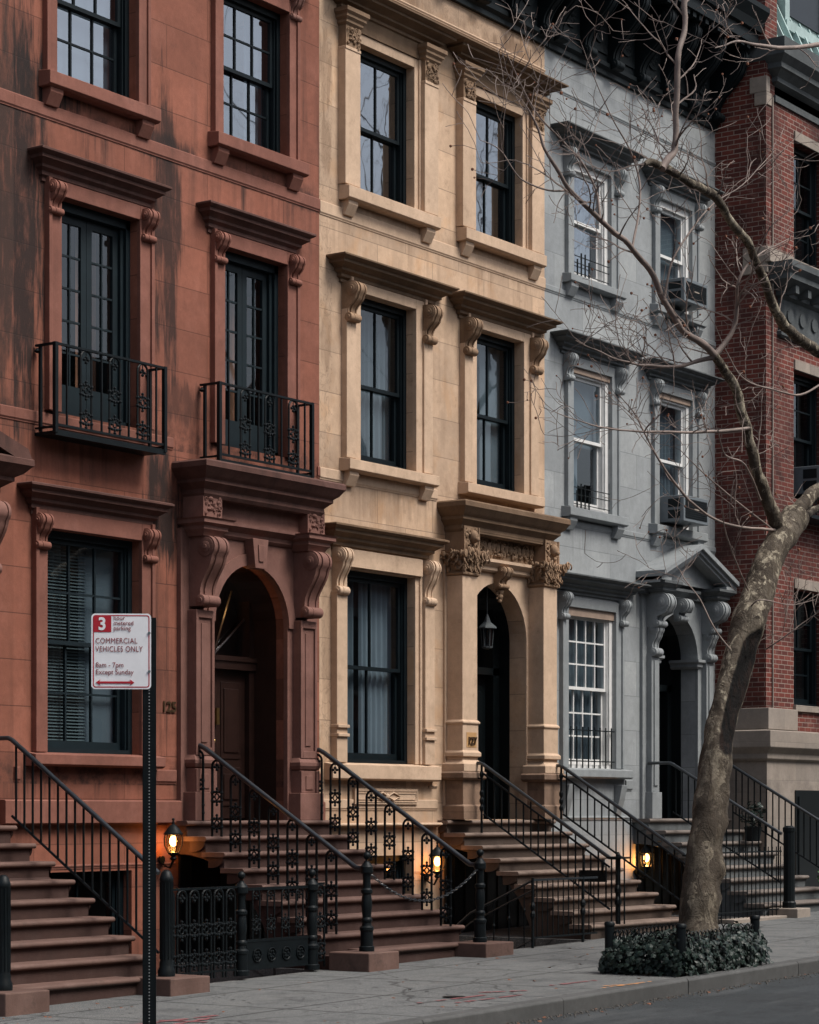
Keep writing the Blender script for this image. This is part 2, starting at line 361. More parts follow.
def pavement():
    m, nt, bs = newmat('concrete_pavement'); n = N(nt); tc = n('ShaderNodeTexCoord'); P = tc.outputs['Object']
    br = n('ShaderNodeTexBrick'); n.l(n.mapping(P, (1,1,1), (.4,.05,0)), br.inputs['Vector']); br.offset = 0
    br.inputs['Scale'].default_value = 1; br.inputs['Brick Width'].default_value = 1.55; br.inputs['Row Height'].default_value = 1.5
    br.inputs['Mortar Size'].default_value = .02; br.inputs['Mortar Smooth'].default_value = .2
    br.inputs['Color1'].default_value = (.055,.062,.065,1); br.inputs['Color2'].default_value = (.088,.095,.098,1); br.inputs['Mortar'].default_value = (.022,.022,.022,1)
    c = n.mix(n.noise(P, .8, 6, .65, .35, .7), br.outputs['Color'], (.085,.092,.095))
    c = n.mix(n.noise(P, 110, 3, .7, .5, .66), c, n.mix(.75, c, (.36,.35,.33)))
    c = n.mix(n.noise(P, 75, 3, .8, .52, .62), c, n.mix(.6, c, (.02,.02,.022)))
    c = n.mix(n.math('MULTIPLY', n.noise(P, 2.3, 9, .75, .50, .66), .7), c, (.035,.037,.04))
    c = n.mix(n.math('MULTIPLY', n.noise(n.mapping(P,(1,2.5,1)), .7, 7, .7, .5, .6), .25), c, (.14,.14,.135))
    c = n.mix(n.noise(P, 9, 1, .5, .74, .76), c, (.022,.022,.022))
    vc = n('ShaderNodeTexVoronoi'); vc.feature = 'DISTANCE_TO_EDGE'; vc.inputs['Scale'].default_value = .38; wv = n('ShaderNodeTexNoise'); wv.inputs['Scale'].default_value = 2; wv.inputs['Detail'].default_value = 8; n.l(P, wv.inputs['Vector']); va = n('ShaderNodeVectorMath', operation='MULTIPLY_ADD'); n.l(wv.outputs['Color'], va.inputs[0]); va.inputs[1].default_value = (.5,.5,0); n.l(P, va.inputs[2]); n.l(va.outputs[0], vc.inputs['Vector'])
    c = n.mix(n.rng(vc.outputs['Distance'], .002, .008, .75, 0), c, (.02,.02,.02))
    c = n.mix(n.math('MULTIPLY', br.outputs['Fac'], .85), c, (.016,.017,.018))
    n.l(c, bs.inputs['Base Color']); bs.inputs['Roughness'].default_value = .8
    bp = n('ShaderNodeBump'); bp.inputs['Strength'].default_value = .5; bp.inputs['Distance'].default_value = .01
    n.l(n.math('SUBTRACT', n.noise(P, 90, 4, .7, 0, 1), n.math('MULTIPLY', br.outputs['Fac'], 3)), bp.inputs['Height']); n.l(bp.outputs[0], bs.inputs['Normal'])
    return m
M['pave'] = pavement()
def asphalt():
    m, nt, bs = newmat('asphalt'); n = N(nt); tc = n('ShaderNodeTexCoord'); P = tc.outputs['Object']
    c = n.mix(n.noise(P, .6, 6, .65, .35, .7), (.006,.009,.011), (.018,.024,.028))
    c = n.mix(n.noise(P, 90, 3, .8, .52, .66), c, (.10,.11,.115))
    c = n.mix(n.math('MULTIPLY', n.noise(P, 3, 9, .75, .5, .62), .7), c, (.009,.011,.013))
    v = n('ShaderNodeTexVoronoi'); v.feature = 'DISTANCE_TO_EDGE'; v.inputs['Scale'].default_value = .55; n.l(n.mapping(P, (1,1,1)), v.inputs['Vector'])
    wv = n('ShaderNodeTexNoise'); wv.inputs['Scale'].default_value = 1.5
    c = n.mix(n.rng(n.math('ADD', v.outputs['Distance'], n.rng(wv.outputs[0], .3, .7, 0, .05)), .0, .025, .8, 0), c, (.015,.016,.017))
    c = n.mix(n.math('MULTIPLY', n.noise(n.mapping(P, (.3,1.4,1)), 1.8, 5, .6, .55, .7), .5), c, (.075,.08,.083))
    n.l(c, bs.inputs['Base Color']); bs.inputs['Roughness'].default_value = .65
    bp = n('ShaderNodeBump'); bp.inputs['Strength'].default_value = .6; bp.inputs['Distance'].default_value = .012
    n.l(n.noise(P, 100, 4, .8, 0, 1), bp.inputs['Height']); n.l(bp.outputs[0], bs.inputs['Normal'])
    return m
M['road'] = asphalt()
M['kerb'] = stone('granite_kerb', (.085,.086,.086), .2, None, streak=.0, rough=.8, dirt=(.06,.06,.06), dirtamt=1.2)

# ------------------------------------------------------------------ ground
def sheet(name, mat, x0, x1, y0, y1, dz, holes=()):
    xs = sorted(set([x0, x1]+[h[0] for h in holes]+[h[1] for h in holes])); ys = sorted(set([y0, y1]+[h[2] for h in holes]+[h[3] for h in holes]))
    mb = MB()
    for i in range(len(xs)-1):
        for j in range(len(ys)-1):
            cx = (xs[i]+xs[i+1])/2; cy = (ys[j]+ys[j+1])/2
            if any(h[0] < cx < h[1] and h[2] < cy < h[3] for h in holes): continue
            a, b, c, d = xs[i], xs[i+1], ys[j], ys[j+1]
            mb.quad((a,c,G(a)+dz),(b,c,G(b)+dz),(b,d,G(b)+dz),(a,d,G(a)+dz))
    return struct(mb.build(name, mat))
PITS = [(-5.5,-2.9,-2.15,.3), (.1,2.55,-2.35,.3), (5.45,7.75,-2.3,.3)]
TP = (-1.78,-.08,-6.0,-5.15)
sheet('road', M['road'], -300, 300, -14.2, -6.27, -.14)
sheet('ground', M['road'], -1000, 1000, -1000, 1000, -2.2)
sheet('sidewalk', M['pave'], -300, 300, -6.1, .3, 0, PITS+[TP])
sheet('opposite_sidewalk', M['pave'], -300, 300, -19.5, -14.37, 0)
for nm, ya, yb in (('kerb', -6.27, -6.1), ('opposite_kerb', -14.37, -14.2)):
    mb = MB(); x = -60
    while x < 60:
        L = 2.2+random.random()*.5; a = x+.006; b = x+L
        o = random.uniform(-.004,.004)
        vs_ = []
        for xx in (a,b):
            vs_ += [(xx,ya+o,G(xx)-.4),(xx,yb,G(xx)-.4),(xx,yb,G(xx)+.012),(xx,ya+o+.02,G(xx)+.012),(xx,ya+o,G(xx)-.01)]
        mb.add(vs_, [(0,1,2,3,4),(9,8,7,6,5)]+[(k,(k+1)%5,5+(k+1)%5,5+k) for k in range(5)]); x += L
    struct(mb.build(nm, M['kerb'], bevel=.008))
mb = MB()
for (a,b,c,d) in PITS:
    z = -1.15
    mb.quad((a,c,z),(b,c,z),(b,d,z),(a,d,z))
    mb.quad((a,c,z),(b,c,z),(b,c,G(b)-.001),(a,c,G(a)-.001)); mb.quad((a,c,z),(a,d,z),(a,d,G(a)-.001),(a,c,G(a)-.001)); mb.quad((b,c,z),(b,d,z),(b,d,G(b)-.001),(b,c,G(b)-.001))
struct(mb.build('areaway_ground', M['pave']))
mb = MB(); a,b,c,d = TP; mb.quad((a,c,G(a)-.06),(b,c,G(b)-.06),(b,d,G(b)-.06),(a,d,G(a)-.06)); struct(mb.build('tree_pit_soil_ground', M['soil']))

# ------------------------------------------------------------------ facade builders
def facade_wall(x0, x1, z0, z1, holes, depth=.32, y=0, back=9, arches=()):
    """front face with openings and reveals, closed box behind"""
    mb = MB(); H = list(holes)+[(a[0],a[1],a[2],a[3]) for a in arches]
    xs = sorted(set([x0,x1]+[h[0] for h in H]+[h[1] for h in H])); zs = sorted(set([z0,z1]+[h[2] for h in H]+[h[3] for h in H]))
    for i in range(len(xs)-1):
        for j in range(len(zs)-1):
            cx = (xs[i]+xs[i+1])/2; cz = (zs[j]+zs[j+1])/2
            if any(h[0] < cx < h[1] and h[2] < cz < h[3] for h in H): continue
            mb.quad((xs[i],y,zs[j]),(xs[i+1],y,zs[j]),(xs[i+1],y,zs[j+1]),(xs[i],y,zs[j+1]))
    for h in holes:
        a,b,c,d = h; e = y+depth
        mb.quad((a,y,c),(a,e,c),(a,e,d),(a,y,d)); mb.quad((b,y,c),(b,y,d),(b,e,d),(b,e,c)); mb.quad((a,y,d),(b,y,d),(b,e,d),(a,e,d)); mb.quad((a,y,c),(a,e,c),(b,e,c),(b,y,c))
    for (a,b,c,d) in arches:                  # round-headed opening: springing at d-(b-a)/2
        r = (b-a)/2; cx = (a+b)/2; sp = d-r; n = 20; e = y+.25
        pts = [(cx-r*math.cos(math.pi*k/n), sp+r*math.sin(math.pi*k/n)) for k in range(n+1)]
        for k in range(n):
            p, q = pts[k], pts[k+1]
            mb.quad((p[0],y,p[1]),(q[0],y,q[1]),(q[0],y,d),(p[0],y,d)); mb.quad((p[0],y,p[1]),(q[0],y,q[1]),(q[0],e,q[1]),(p[0],e,p[1]))
        mb.quad((a,y,c),(a,e,c),(a,e,sp),(a,y,sp)); mb.quad((b,y,c),(b,y,sp),(b,e,sp),(b,e,c))
    yb = y+back
    mb.quad((x0,y,z0),(x0,yb,z0),(x0,yb,z1),(x0,y,z1)); mb.quad((x1,y,z0),(x1,yb,z0),(x1,yb,z1),(x1,y,z1))
    mb.quad((x0,yb,z0),(x1,yb,z0),(x1,yb,z1),(x0,yb,z1)); mb.quad((x0,y,z1),(x1,y,z1),(x1,yb,z1),(x0,yb,z1))
    return mb

def drape(x0, x1, z0, z1, y, amp=.02, wl=.11, seed=0):
    mb = MB(); n = max(8, int((x1-x0)/.012)); rnd = random.Random(seed); ph = rnd.random()*6
    row = []
    for i in range(n+1):
        x = x0+(x1-x0)*i/n; row.append((x, y+amp*math.sin(x/wl*2*math.pi+ph+.8*math.sin(x*9)), x))
    for i in range(n):
        a, b = row[i], row[i+1]
        mb.quad((a[0],a[1],z0),(b[0],b[1],z0),(b[0],b[1],z1),(a[0],a[1],z1))
    return mb

def sash_window(house, x0, x1, z0, z1, cols, rows, fm, gm, yf=.1, split=.5, curtains=(), name='window', jamb=.065, label=None, rows2=None, cols2=None):
    """double-hung window: frame and sashes are one painted mesh, the glass, curtains and stone trim its sub-parts"""
    f = MB(); j = jamb; D = .2
    f.box(x0, x0+j, yf, yf+D, z0, z1); f.box(x1-j, x1, yf, yf+D, z0, z1); f.box(x0+j, x1-j, yf, yf+D, z1-j*1.2, z1); f.box(x0+j, x1-j, yf-.02, yf+D, z0, z0+.05)
    k = .022                                   # inner stop beads
    f.box(x0+j, x0+j+k, yf+.03, yf+D-.01, z0+.05, z1-j*1.2); f.box(x1-j-k, x1-j, yf+.03, yf+D-.01, z0+.05, z1-j*1.2)
    zm = z0+(z1-z0)*split; a0, a1 = x0+j+k, x1-j-k; zt = z1-j*1.2; zb = z0+.05
    g = MB()
    def sash(za, zb_, y0, bot, top, c, r):
        s = .048
        f.box(a0, a0+s, y0, y0+.04, za, zb_); f.box(a1-s, a1, y0, y0+.04, za, zb_)
        f.box(a0+s, a1-s, y0, y0+.04, za, za+bot); f.box(a0+s, a1-s, y0, y0+.04, zb_-top, zb_)
        for i in range(1, c):
            x = a0+s+(a1-a0-2*s)*i/c; f.box(x-.012, x+.012, y0+.004, y0+.036, za+bot, zb_-top)
        for i in range(1, r):
            z = za+bot+(zb_-top-za-bot)*i/r; f.box(a0+s, a1-s, y0+.006, y0+.034, z-.011, z+.011)
        g.quad((a0+s-.005,y0+.02,za+bot-.005),(a1-s+.005,y0+.02,za+bot-.005),(a1-s+.005,y0+.02,zb_-top+.005),(a0+s-.005,y0+.02,zb_-top+.005))
    sash(zm-.02, zt, yf+.05, .045, .05, cols, rows)
    sash(zb, zm+.025, yf+.1, .085, .045, cols2 or cols, rows2 or rows)
    w = f.build(name, fm, house)
    if label: w['label'] = label
    g.build('glass', gm, w)
    for i, (ca, cb, zc, zd, mat, kind) in enumerate(curtains):
        yy = yf+.19
        if kind == 'blind':
            b = MB(); z = zc
            while z < zd: b.add([(ca,yy-.012,z),(cb,yy-.012,z),(cb,yy+.014,z+.022),(ca,yy+.014,z+.022)], [(0,1,2,3)]); z += .036
            b.build('blind', mat, w)
        elif kind == 'flat':
            b = MB(); b.box(ca, cb, yy, yy+.01, zc, zd); b.build('shade', mat, w)
        else:
            drape(ca, cb, zc, zd, yy+.03, seed=i+int(x0*10)).build('curtain', mat, w, smooth=60)
    return w

def surround(w, x0, x1, z0, z1, mat, width=.2, out=.05, head=.2, sill=True, sill_out=.16, sill_h=.17, corbels=True, sill_ext=.1, mat_sill=None):
    mb = MB()
    mb.box(x0-width, x0, -out, .004, z0, z1+head); mb.box(x1, x1+width, -out, .004, z0, z1+head); mb.box(x0, x1, -out, .004, z1, z1+head)
    mb.box(x0-width-.03, x0-width+.02, -out-.025, .004, z0, z1+head)
    mb.box(x1+width-.02, x1+width+.03, -out-.025, .004, z0, z1+head)
    mb.build('stone_surround', mat, w, bevel=.006)
    if sill:
        a, b = x0-width-sill_ext, x1+width+sill_ext
        s = MB(); s.ex_x([(.01,z0),(-sill_out,z0-.025),(-sill_out,z0-sill_h),(-sill_out+.04,z0-sill_h-.02),(.01,z0-sill_h-.02)], a, b)
        s.build('window_sill', mat_sill or mat, w, bevel=.006)
        if corbels:
            for xx in (a+.06, b-.26):
                c = MB(); zt = z0-sill_h-.02; c.ex_x([(.005,zt),(-.12,zt),(-.12,zt-.05),(-.05,zt-.18),(.005,zt-.18)], xx, xx+.2); c.build('sill_corbel', mat, w, bevel=.005)

def lining(dw, cx, r, zb, zt, mat, y0=.252, y1=.70):
    m_ = MB(); sp = zt-r; n = 20; q = [(cx-r, zb)]+[(cx-r*math.cos(math.pi*k/n), sp+r*math.sin(math.pi*k/n)) for k in range(n+1)]+[(cx+r, zb)]
    for k in range(len(q)-1): m_.quad((q[k][0],y0,q[k][1]),(q[k+1][0],y0,q[k+1][1]),(q[k+1][0],y1,q[k+1][1]),(q[k][0],y1,q[k][1]))
    m_.quad((cx-r,y1,zb),(cx+r,y1,zb),(cx+r,y1,zt),(cx-r,y1,zt))
    return m_.build('vestibule_lining', mat, dw)
HOOD = [(.03,-.30),(.03,-.26),(.07,-.24),(.07,-.20),(.13,-.17),(.13,-.14),(.2,-.10),(.23,-.09),(.23,-.055),(.27,-.04),(.30,-.02),(.30,0),(.27,.012)]
def hood(w, x0, x1, zt, mat, scale=1.0, out=1.0, name='hood_mould'):
    mb = MB(); mb.cornice(x0, x1, [(o*out, zt+z*scale) for o, z in HOOD]); return mb.build(name, mat, w, smooth=20)

def console(w, xc, wd, zt, h, ot, ob, mat, drop=False, y0=0, r1=None, r2=None, name='scroll_bracket'):
    """S-shaped scroll bracket: ot/ob = how far the top and bottom volutes stand out"""
    r1 = r1 or min(ot*.48, h*.2); r2 = r2 or r1*.55; mb = MB()
    def prof(d):
        p = [(0, zt), (ot-r1, zt)]; c = (ot-r1, zt-r1)
        for k in range(0, 9):
            a = R(90-k*17); p.append((c[0]+r1*math.cos(a), c[1]+r1*math.sin(a)))
        q0 = p[-1]; q3 = (ob-r2*1.2, zt-h+2.1*r2); q1 = (q0[0]-r1*.2, q0[1]-h*.22); q2 = (q3[0]-.012, q3[1]+h*.22)
        for k in range(1, 9):
            t = k/9; u = 1-t; p.append(tuple(u**3*q0[i]+3*u*u*t*q1[i]+3*u*t*t*q2[i]+t**3*q3[i] for i in (0,1)))
        c2 = (ob-r2, zt-h+r2)
        for k in range(0, 9):
            a = R(100-k*23); p.append((c2[0]+r2*math.cos(a), c2[1]+r2*math.sin(a)))
        p.append((0, zt-h))
        return [(y0-max(0, o-d)if o > 0 else y0+.003, z) for o, z in p]
    segs = [(-.5,-.36,0),(-.36,-.2,.014),(-.2,.2,-.006),(.2,.36,.014),(.36,.5,0)]
    for a, b, d in segs: mb.ex_x(prof(d), xc+a*wd, xc+b*wd)
    for rr, e, cy, cz in ((r1*.86,.012,ot-r1,zt-r1),(r1*.5,.022,ot-r1,zt-r1),(r1*.22,.032,ot-r1,zt-r1),(r2*1.02,.016,ob-r2,zt-h+r2),(r2*.5,.026,ob-r2,zt-h+r2)):
        mb.lathe([(rr*.9,-wd/2-e),(rr,-wd/2-e+.004),(rr,wd/2+e-.004),(rr*.9,wd/2+e)], (xc, y0-cy, cz), 14, 'x')
    if drop:
        z = zt-h
        for k, (rr, dz) in enumerate(((.055,-.03),(.045,-.10),(.03,-.16),(.04,.05))):
            mb.ball((xc, y0-.04, z+dz), rr, sx=min(1.2, wd/2/rr*.9))
            mb.ball((xc-wd*.3, y0-.03, z+dz+.03), rr*.5); mb.ball((xc+wd*.3, y0-.03, z+dz+.03), rr*.5)
    return mb.build(name, mat, w, smooth=35)

def carve(mb, x0, x1, z0, z1, y, r=.03, n=60, seed=1, side=None):
    """crowded leaf and scroll relief"""
    rnd = random.Random(seed)
    for i in range(n):
        x = rnd.uniform(x0+r*.5, x1-r*.5); z = rnd.uniform(z0+r*.5, z1-r*.5); rr = r*rnd.uniform(.55,1.25)
        if rnd.random() < .35:
            a0 = rnd.random()*6; pts = [(x+math.cos(a0+t*.8)*rr*(1.3-t*.12), y-rr*.4, z+math.sin(a0+t*.8)*rr*(1.3-t*.12)) for t in range(8)]
            mb.tube(pts, rr*.28, 5)
        else: mb.ball((x, y, z), rr, sx=rnd.uniform(.5,1.1), sy=.8, sz=rnd.uniform(.5,1.3), n=7, m=4)

def belts(house, x0, x1, zs, mat, skip=()):
    for z, h, o in zs:
        if o < .09: o *= .42
        segs = [(x0, x1)]
        for s in skip:
            if len(s) > 2 and not (s[2] < z < s[3]): continue
            new = []
            for a, b in segs:
                if s[1] <= a or s[0] >= b: new.append((a,b)); continue
                if s[0] > a: new.append((a, s[0]))
                if s[1] < b: new.append((s[1], b))
            segs = new
        for a, b in segs:
            mb = MB(); mb.ex_x([(.003,z+h),(-o*.8,z+h),(-o,z+h-.012),(-o,z+.03),(-o*.45,z+.012),(-o*.45,z),(.003,z)], a, b)
            mb.build('belt_course', mat, house, bevel=.004)

def stoop(house, x0, x1, zl, yl, n, run, stepmat, bodymat, archz=1.22, blocks=True, blockw=.55):
    zg = G((x0+x1)/2)-.0; rise = (zl-zg)/n
    ys = [yl-run*k for k in range(n)]; zs = [zl-rise*k for k in range(n)]
    top = [(0, zl-.05)]
    for k in range(n-1): top += [(ys[k]+.03, zs[k]-.05), (ys[k]+.03, zs[k+1]-.05)]
    top += [(ys[n-1]+.03, zs[n-1]-.05), (ys[n-1]+.03, -.45)]
    foot = -1.5; arch = [(foot, -.45)]
    zc = -.35
    for k in range(0, 13):
        a = R(180-90*k/12); arch.append((-.1-(abs(foot)-.1)*math.cos(math.pi-a) if False else -.1+(foot+.1)*math.cos(R(90*k/12)), zc+(archz-zc)*math.sin(R(90*k/12))))
    arch += [(0, archz)]
    b = MB(); e = .05
    if blocks:                                  # the lowest step stands between plinth blocks
        top2 = [p for p in top]
    b.ex_x(top+arch, x0+e, x1-e)
    # the curls under the tread ends
    for k in range(n-1):
        for xa, xb in ((x0+.02, x0+e+.002), (x1-e-.002, x1-.02)):
            y, z = ys[k], zs[k]-.055; q = []
            for t in range(7):
                a = R(90*t/6); q.append((y+.02+.17*(1-math.cos(a)), z-.11*math.sin(a)-.012))
            b.ex_x([(y+.02,z)]+q+[(y+.24,z-.122),(y+.24,z)], xa, xb)
    st = b.build('stoop', bodymat, house, bevel=.004)
    bd = MB(); bd.box(x0+.12,x1-.12,-.06,-.03,-1.15,1.2)
    for q_ in range(9): bd.tube([(x0+.3+q_*.27,-.07,-1.1),(x0+.3+q_*.27,-.07,1.15)], .01, 4)
    bd.build('basement_gate', M['doorblack'], st)
    nb = n-1 if blocks else n
    for k in range(n):
        t = MB(); a = x0; c = x1; yb = .0 if k == 0 else ys[k-1]+.05
        if k == n-1 and blocks: a += blockw; c -= blockw
        y, z = ys[k], zs[k]
        pr = [(yb,z-.055)]+[(y+.01-.028*math.sin(R(180*i/6)), z-.0275+.0275*-math.cos(R(180*i/6))) for i in range(7)]+[(yb,z)]
        t.ex_x(pr, a, c); t.build('tread', stepmat, st, smooth=40)
    if blocks:
        for a, c in ((x0-.02, x0+blockw), (x1-blockw, x1+.05)):
            t = MB(); t.box(a, c, ys[-1]+.14, ys[-1]-.40, zg-.3, zs[-1]); t.build('plinth_block', stepmat, st, bevel=.012)
    return st, rise, ys, zs

def digits(house, txt, x, z, y, size, mat, name='house_number', rot=0):
    c = bpy.data.curves.new(name, 'FONT'); c.body = txt; c.size = size; c.extrude = .012; c.offset = .004; c.align_x = 'CENTER'
    o = bpy.data.objects.new(name, c); COL.objects.link(o)
    dg = bpy.context.evaluated_depsgraph_get(); me = bpy.data.meshes.new_from_object(o.evaluated_get(dg)); bpy.data.objects.remove(o)
    o = bpy.data.objects.new(name, me); me.materials.clear(); me.materials.append(mat); COL.objects.link(o)
    o.parent = house; o.rotation_euler = (R(90), 0, rot)
    o.location = Vector((x, y, z)) - (house.location if house.parent is None and not house.get('local') else Vector((0,0,0)))
    return o

# ================================================================== house 125 (red brownstone)
H = thing('brownstone_house', 'red brownstone house with two iron balconies, arched door and the number 125', 'house', (-2.7, 0, 0))
wins3 = [(-4.76,-3.43,9.62,11.4), (-1.93,-.66,9.62,11.4)]
wins2 = [(-4.69,-3.41,6.0,8.33), (-1.90,-.70,6.0,8.33)]
win1 = (-4.91,-3.38,2.34,4.74); door = (-2.12,-.72,1.6,4.62)
bas = (-4.9,-3.5,-.5,1.05)
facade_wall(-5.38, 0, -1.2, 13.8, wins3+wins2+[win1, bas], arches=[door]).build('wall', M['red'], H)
mb = MB(); mb.box(-5.2,-.1,1.6,1.65,-1,13); mb.build('interior', M['inside'], H)
for i, (a,b,c,d) in enumerate(wins3):
    w_ = sash_window(H, a,b,c,d, 3,2, M['blackframe'], M['glasshi'], yf=.1, curtains=[(a+.05,b-.05,c,d,M['sheer'],'flat')] if i == 0 else [(b-.45,b-.1,c,d,M['sheer'],'drape')])
    surround(w_, a,b,c,d, M['redtrim'], width=.15, out=.05, head=.15, sill_out=.17, sill_h=.16, sill_ext=.09)
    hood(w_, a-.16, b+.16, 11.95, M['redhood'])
    for xx in (a-.1, b+.1): console(w_, xx, .15, 11.66, .34, .15, .1, M['redportal'])
def french(house, a, b, c, d, fm, gm):
    f = MB(); yf = .1
    f.box(a,a+.07,yf,yf+.2,c,d); f.box(b-.07,b,yf,yf+.2,c,d); f.box(a,b,yf,yf+.2,d-.1,d); f.box(a,b,yf,yf+.2,c,c+.06)
    f.box(a+.07,a+.12,yf+.04,yf+.18,c,d); f.box(b-.12,b-.07,yf+.04,yf+.18,c,d)
    m_ = (a+b)/2; w_ = f.build('window', fm, house)
    for s0, s1 in ((a+.12, m_-.003), (m_+.003, b-.12)):
        l = MB(); g = MB(); y0 = yf+.08; z0, z1 = c+.06, d-.1
        l.box(s0,s0+.085,y0,y0+.045,z0,z1); l.box(s1-.085,s1,y0,y0+.045,z0,z1); l.box(s0+.085,s1-.085,y0,y0+.045,z0,z0+.3); l.box(s0+.085,s1-.085,y0,y0+.045,z1-.1,z1)
        mm = (s0+s1)/2; l.box(mm-.01,mm+.01,y0+.005,y0+.04,z0+.3,z1-.1)
        for k in range(1,5):
            z = z0+.3+(z1-z0-.4)*k/5; l.box(s0+.085,s1-.085,y0+.007,y0+.038,z-.011,z+.011)
        g.quad((s0+.08,y0+.02,z0+.29),(s1-.08,y0+.02,z0+.29),(s1-.08,y0+.02,z1-.09),(s0+.08,y0+.02,z1-.09))
        lo = l.build('window_leaf', fm, w_); lo2 = g.build('glass', gm, w_)
    return w_
def ornate_panel(mb, P, zb, zt, hw=.07, r=.010, orn=(.5,.16), foot=True, k=1.0):
    """two bars joined by a round arch with cast rosettes; P(u,z) -> 3D"""
    q_ = k; n = 8; za = zt-hw
    path = [P(-hw, zb)]+[P(-hw, za)]+[P(-hw*math.cos(math.pi*k/n), za+hw*math.sin(math.pi*k/n)) for k in range(1,n)]+[P(hw, za), P(hw, zb)]
    mb.tube(path, r, 6)
    def blob(u, z, rr, fl=1): p = P(u, z); mb.ball(p, rr*q_, n=6, m=4)
    # trefoil beneath the arch
    for u, z in ((0, za+.015),(-.03,za-.01),(.03,za-.01),(0,za-.04)): blob(u, z, .014)
    mb.tube([P(0,zt), P(0,za-.05)], .006, 5)
    h = zt-zb
    for q in orn:
        zc = zb+h*q
        mb.tube([P(-hw,zc+.045),P(hw,zc+.045)], .007, 5); mb.tube([P(-hw,zc-.045),P(hw,zc-.045)], .007, 5)
        ring = [P(.030*math.cos(2*math.pi*k/8), zc+.034*math.sin(2*math.pi*k/8)) for k in range(8)]; mb.tube(ring, .009, 5, closed=True)
        for u, z in ((-.052,.0),(.052,.0),(0,.062),(0,-.062),(-.04,.055),(.04,.055),(-.04,-.055),(.04,-.055),(0,.092),(0,-.092)): blob(u, zc+z, .013)
        for u in (-hw, hw): blob(u, zc+.045, .016); blob(u, zc-.045, .016)
def balcony(house, x0, x1, z0, z1, yo=-.30):
    b = MB(); b.box(x0,x1,yo,0,z0-.035,z0-.001); b.box(x0-.01,x1+.01,yo-.012,yo+.02,z0-.05,z0+.01)
    bo = b.build('balcony', M['iron'], house)
    r = MB(); r.box(x0-.015,x1+.015,yo-.018,yo+.018,z1-.012,z1+.012)
    for x in (x0,x1): r.box(x-.018,x+.018,yo,-.02,z1-.012,z1+.012); r.box(x-.018,x+.018,yo,-.02,z0+.03,z0+.05)
    r.box(x0,x1,yo-.01,yo+.01,z0+.05,z0+.075)
    for x in (x0,x1): r.box(x-.022,x+.022,yo-.022,yo+.022,z0-.02,z1+.015); r.box(x-.016,x+.016,-.10,-.07,z0,z1)
    for x in (x0, x1): r.lathe([(.02,-.02),(.045,0),(.02,.03)], (x,-.05,z1-.06), 8)
    r.build('balcony_rail', M['iron'], bo)
    L = x1-x0
    for k in range(3):
        xc = x0+L*(.31+.27*k) if k < 2 else x0+L*.85
        xc = x0+L*(.27+.26*k)
        p = MB(); ornate_panel(p, lambda u, z, xc=xc: (xc+u, yo, z), z0+.06, z1-.01, hw=.085, orn=(.5,.14), r=.013, k=1.35); p.build('cast_panel', M['iron'], bo)
    for f in (.1,.41,.66,.92):
        p = MB(); p.box(x0+L*f-.009,x0+L*f+.009,yo-.009,yo+.009,z0+.05,z1); p.build('bar', M['iron'], bo)
    return bo
for i, (a,b,c,d) in enumerate(wins2):
    w_ = french(H, a,b,c,d, M['bluegreen'], M['glass'])
    surround(w_, a,b,c,d, M['redtrim'], width=.19, out=.05, head=.16, sill=False)
    hood(w_, a-.26, b+.12, 8.74, M['redhood'], out=.75)
    for xx in (a-.12, b+.12): console(w_, xx, .17, 8.46, .36, .17, .11, M['redtrim'])
    drape(a+.1, a+.35, c, d, .5, seed=i).build('curtain', M['wood'], w_)
    drape(b-.45, b-.12, c, d, .5, seed=i+4).build('curtain', M['wood'], w_)
balcony(H, -5.06, -3.29, 5.74, 6.66)
balcony(H, -2.32, -.55, 5.76, 6.64)
a,b,c,d = win1
w_ = sash_window(H, a,b,c,d, 3,2, M['bluegreen'], M['glass'], yf=.1, curtains=[(a+.05,a+.95,c,d,M['blind'],'blind'),(a+.85,b-.1,c,d,M['curtain'],'flat'),(a+.42,a+.62,c,d,M['sheer'],'drape')])
surround(w_, a,b,c,d, M['redtrim'], width=.17, out=.05, head=.2, sill_out=.15, sill_h=.13, corbels=False, sill_ext=.12)
hood(w_, a-.2, b+.13, 5.17, M['redhood'], out=.75)
for xx in (a-.1, b+.12): console(w_, xx, .17, 4.88, .38, .16, .11, M['redtrim'])
sash_window(H, *bas, 2,1, M['blackframe'], M['glass'], yf=.12)
belts(H, -5.38, 0, [(9.12,.16,.05),(5.83,.14,.05),(2.02,.16,.06),(1.55,.28,.1),(1.08,.05,.04)], M['redtrim'], skip=[(-2.75,-.1,1.0,2.4),(-5.3,-3.2,2.0,2.3),(-2.8,-.05,5.5,6.2)])
# portal
D = MB(); cx = -1.42
D.box(-2.72,-2.12,-.06,.003,1.6,4.95); D.box(-.72,-.12,-.06,.003,1.6,4.95)
r = .7; n = 20; sp = door[3]-r
ring = [(cx-r*math.cos(math.pi*k/n), sp+r*math.sin(math.pi*k/n)) for k in range(n+1)]
for k in range(n):
    p, q = ring[k], ring[k+1]; D.ex_y([p, q, (q[0],4.95), (p[0],4.95)], -.06, .003)
dw = D.build('doorway', M['redportal'], H)
t = MB(); r2 = .84
for k in range(n):
    a0, a1 = math.pi*k/n, math.pi*(k+1)/n
    t.ex_y([(cx-.705*math.cos(a0), sp+.705*math.sin(a0)),(cx-.705*math.cos(a1), sp+.705*math.sin(a1)),(cx-r2*math.cos(a1), sp+r2*math.sin(a1)),(cx-r2*math.cos(a0), sp+r2*math.sin(a0))], -.085, -.058)
t.build('archivolt', M['redportal'], dw)
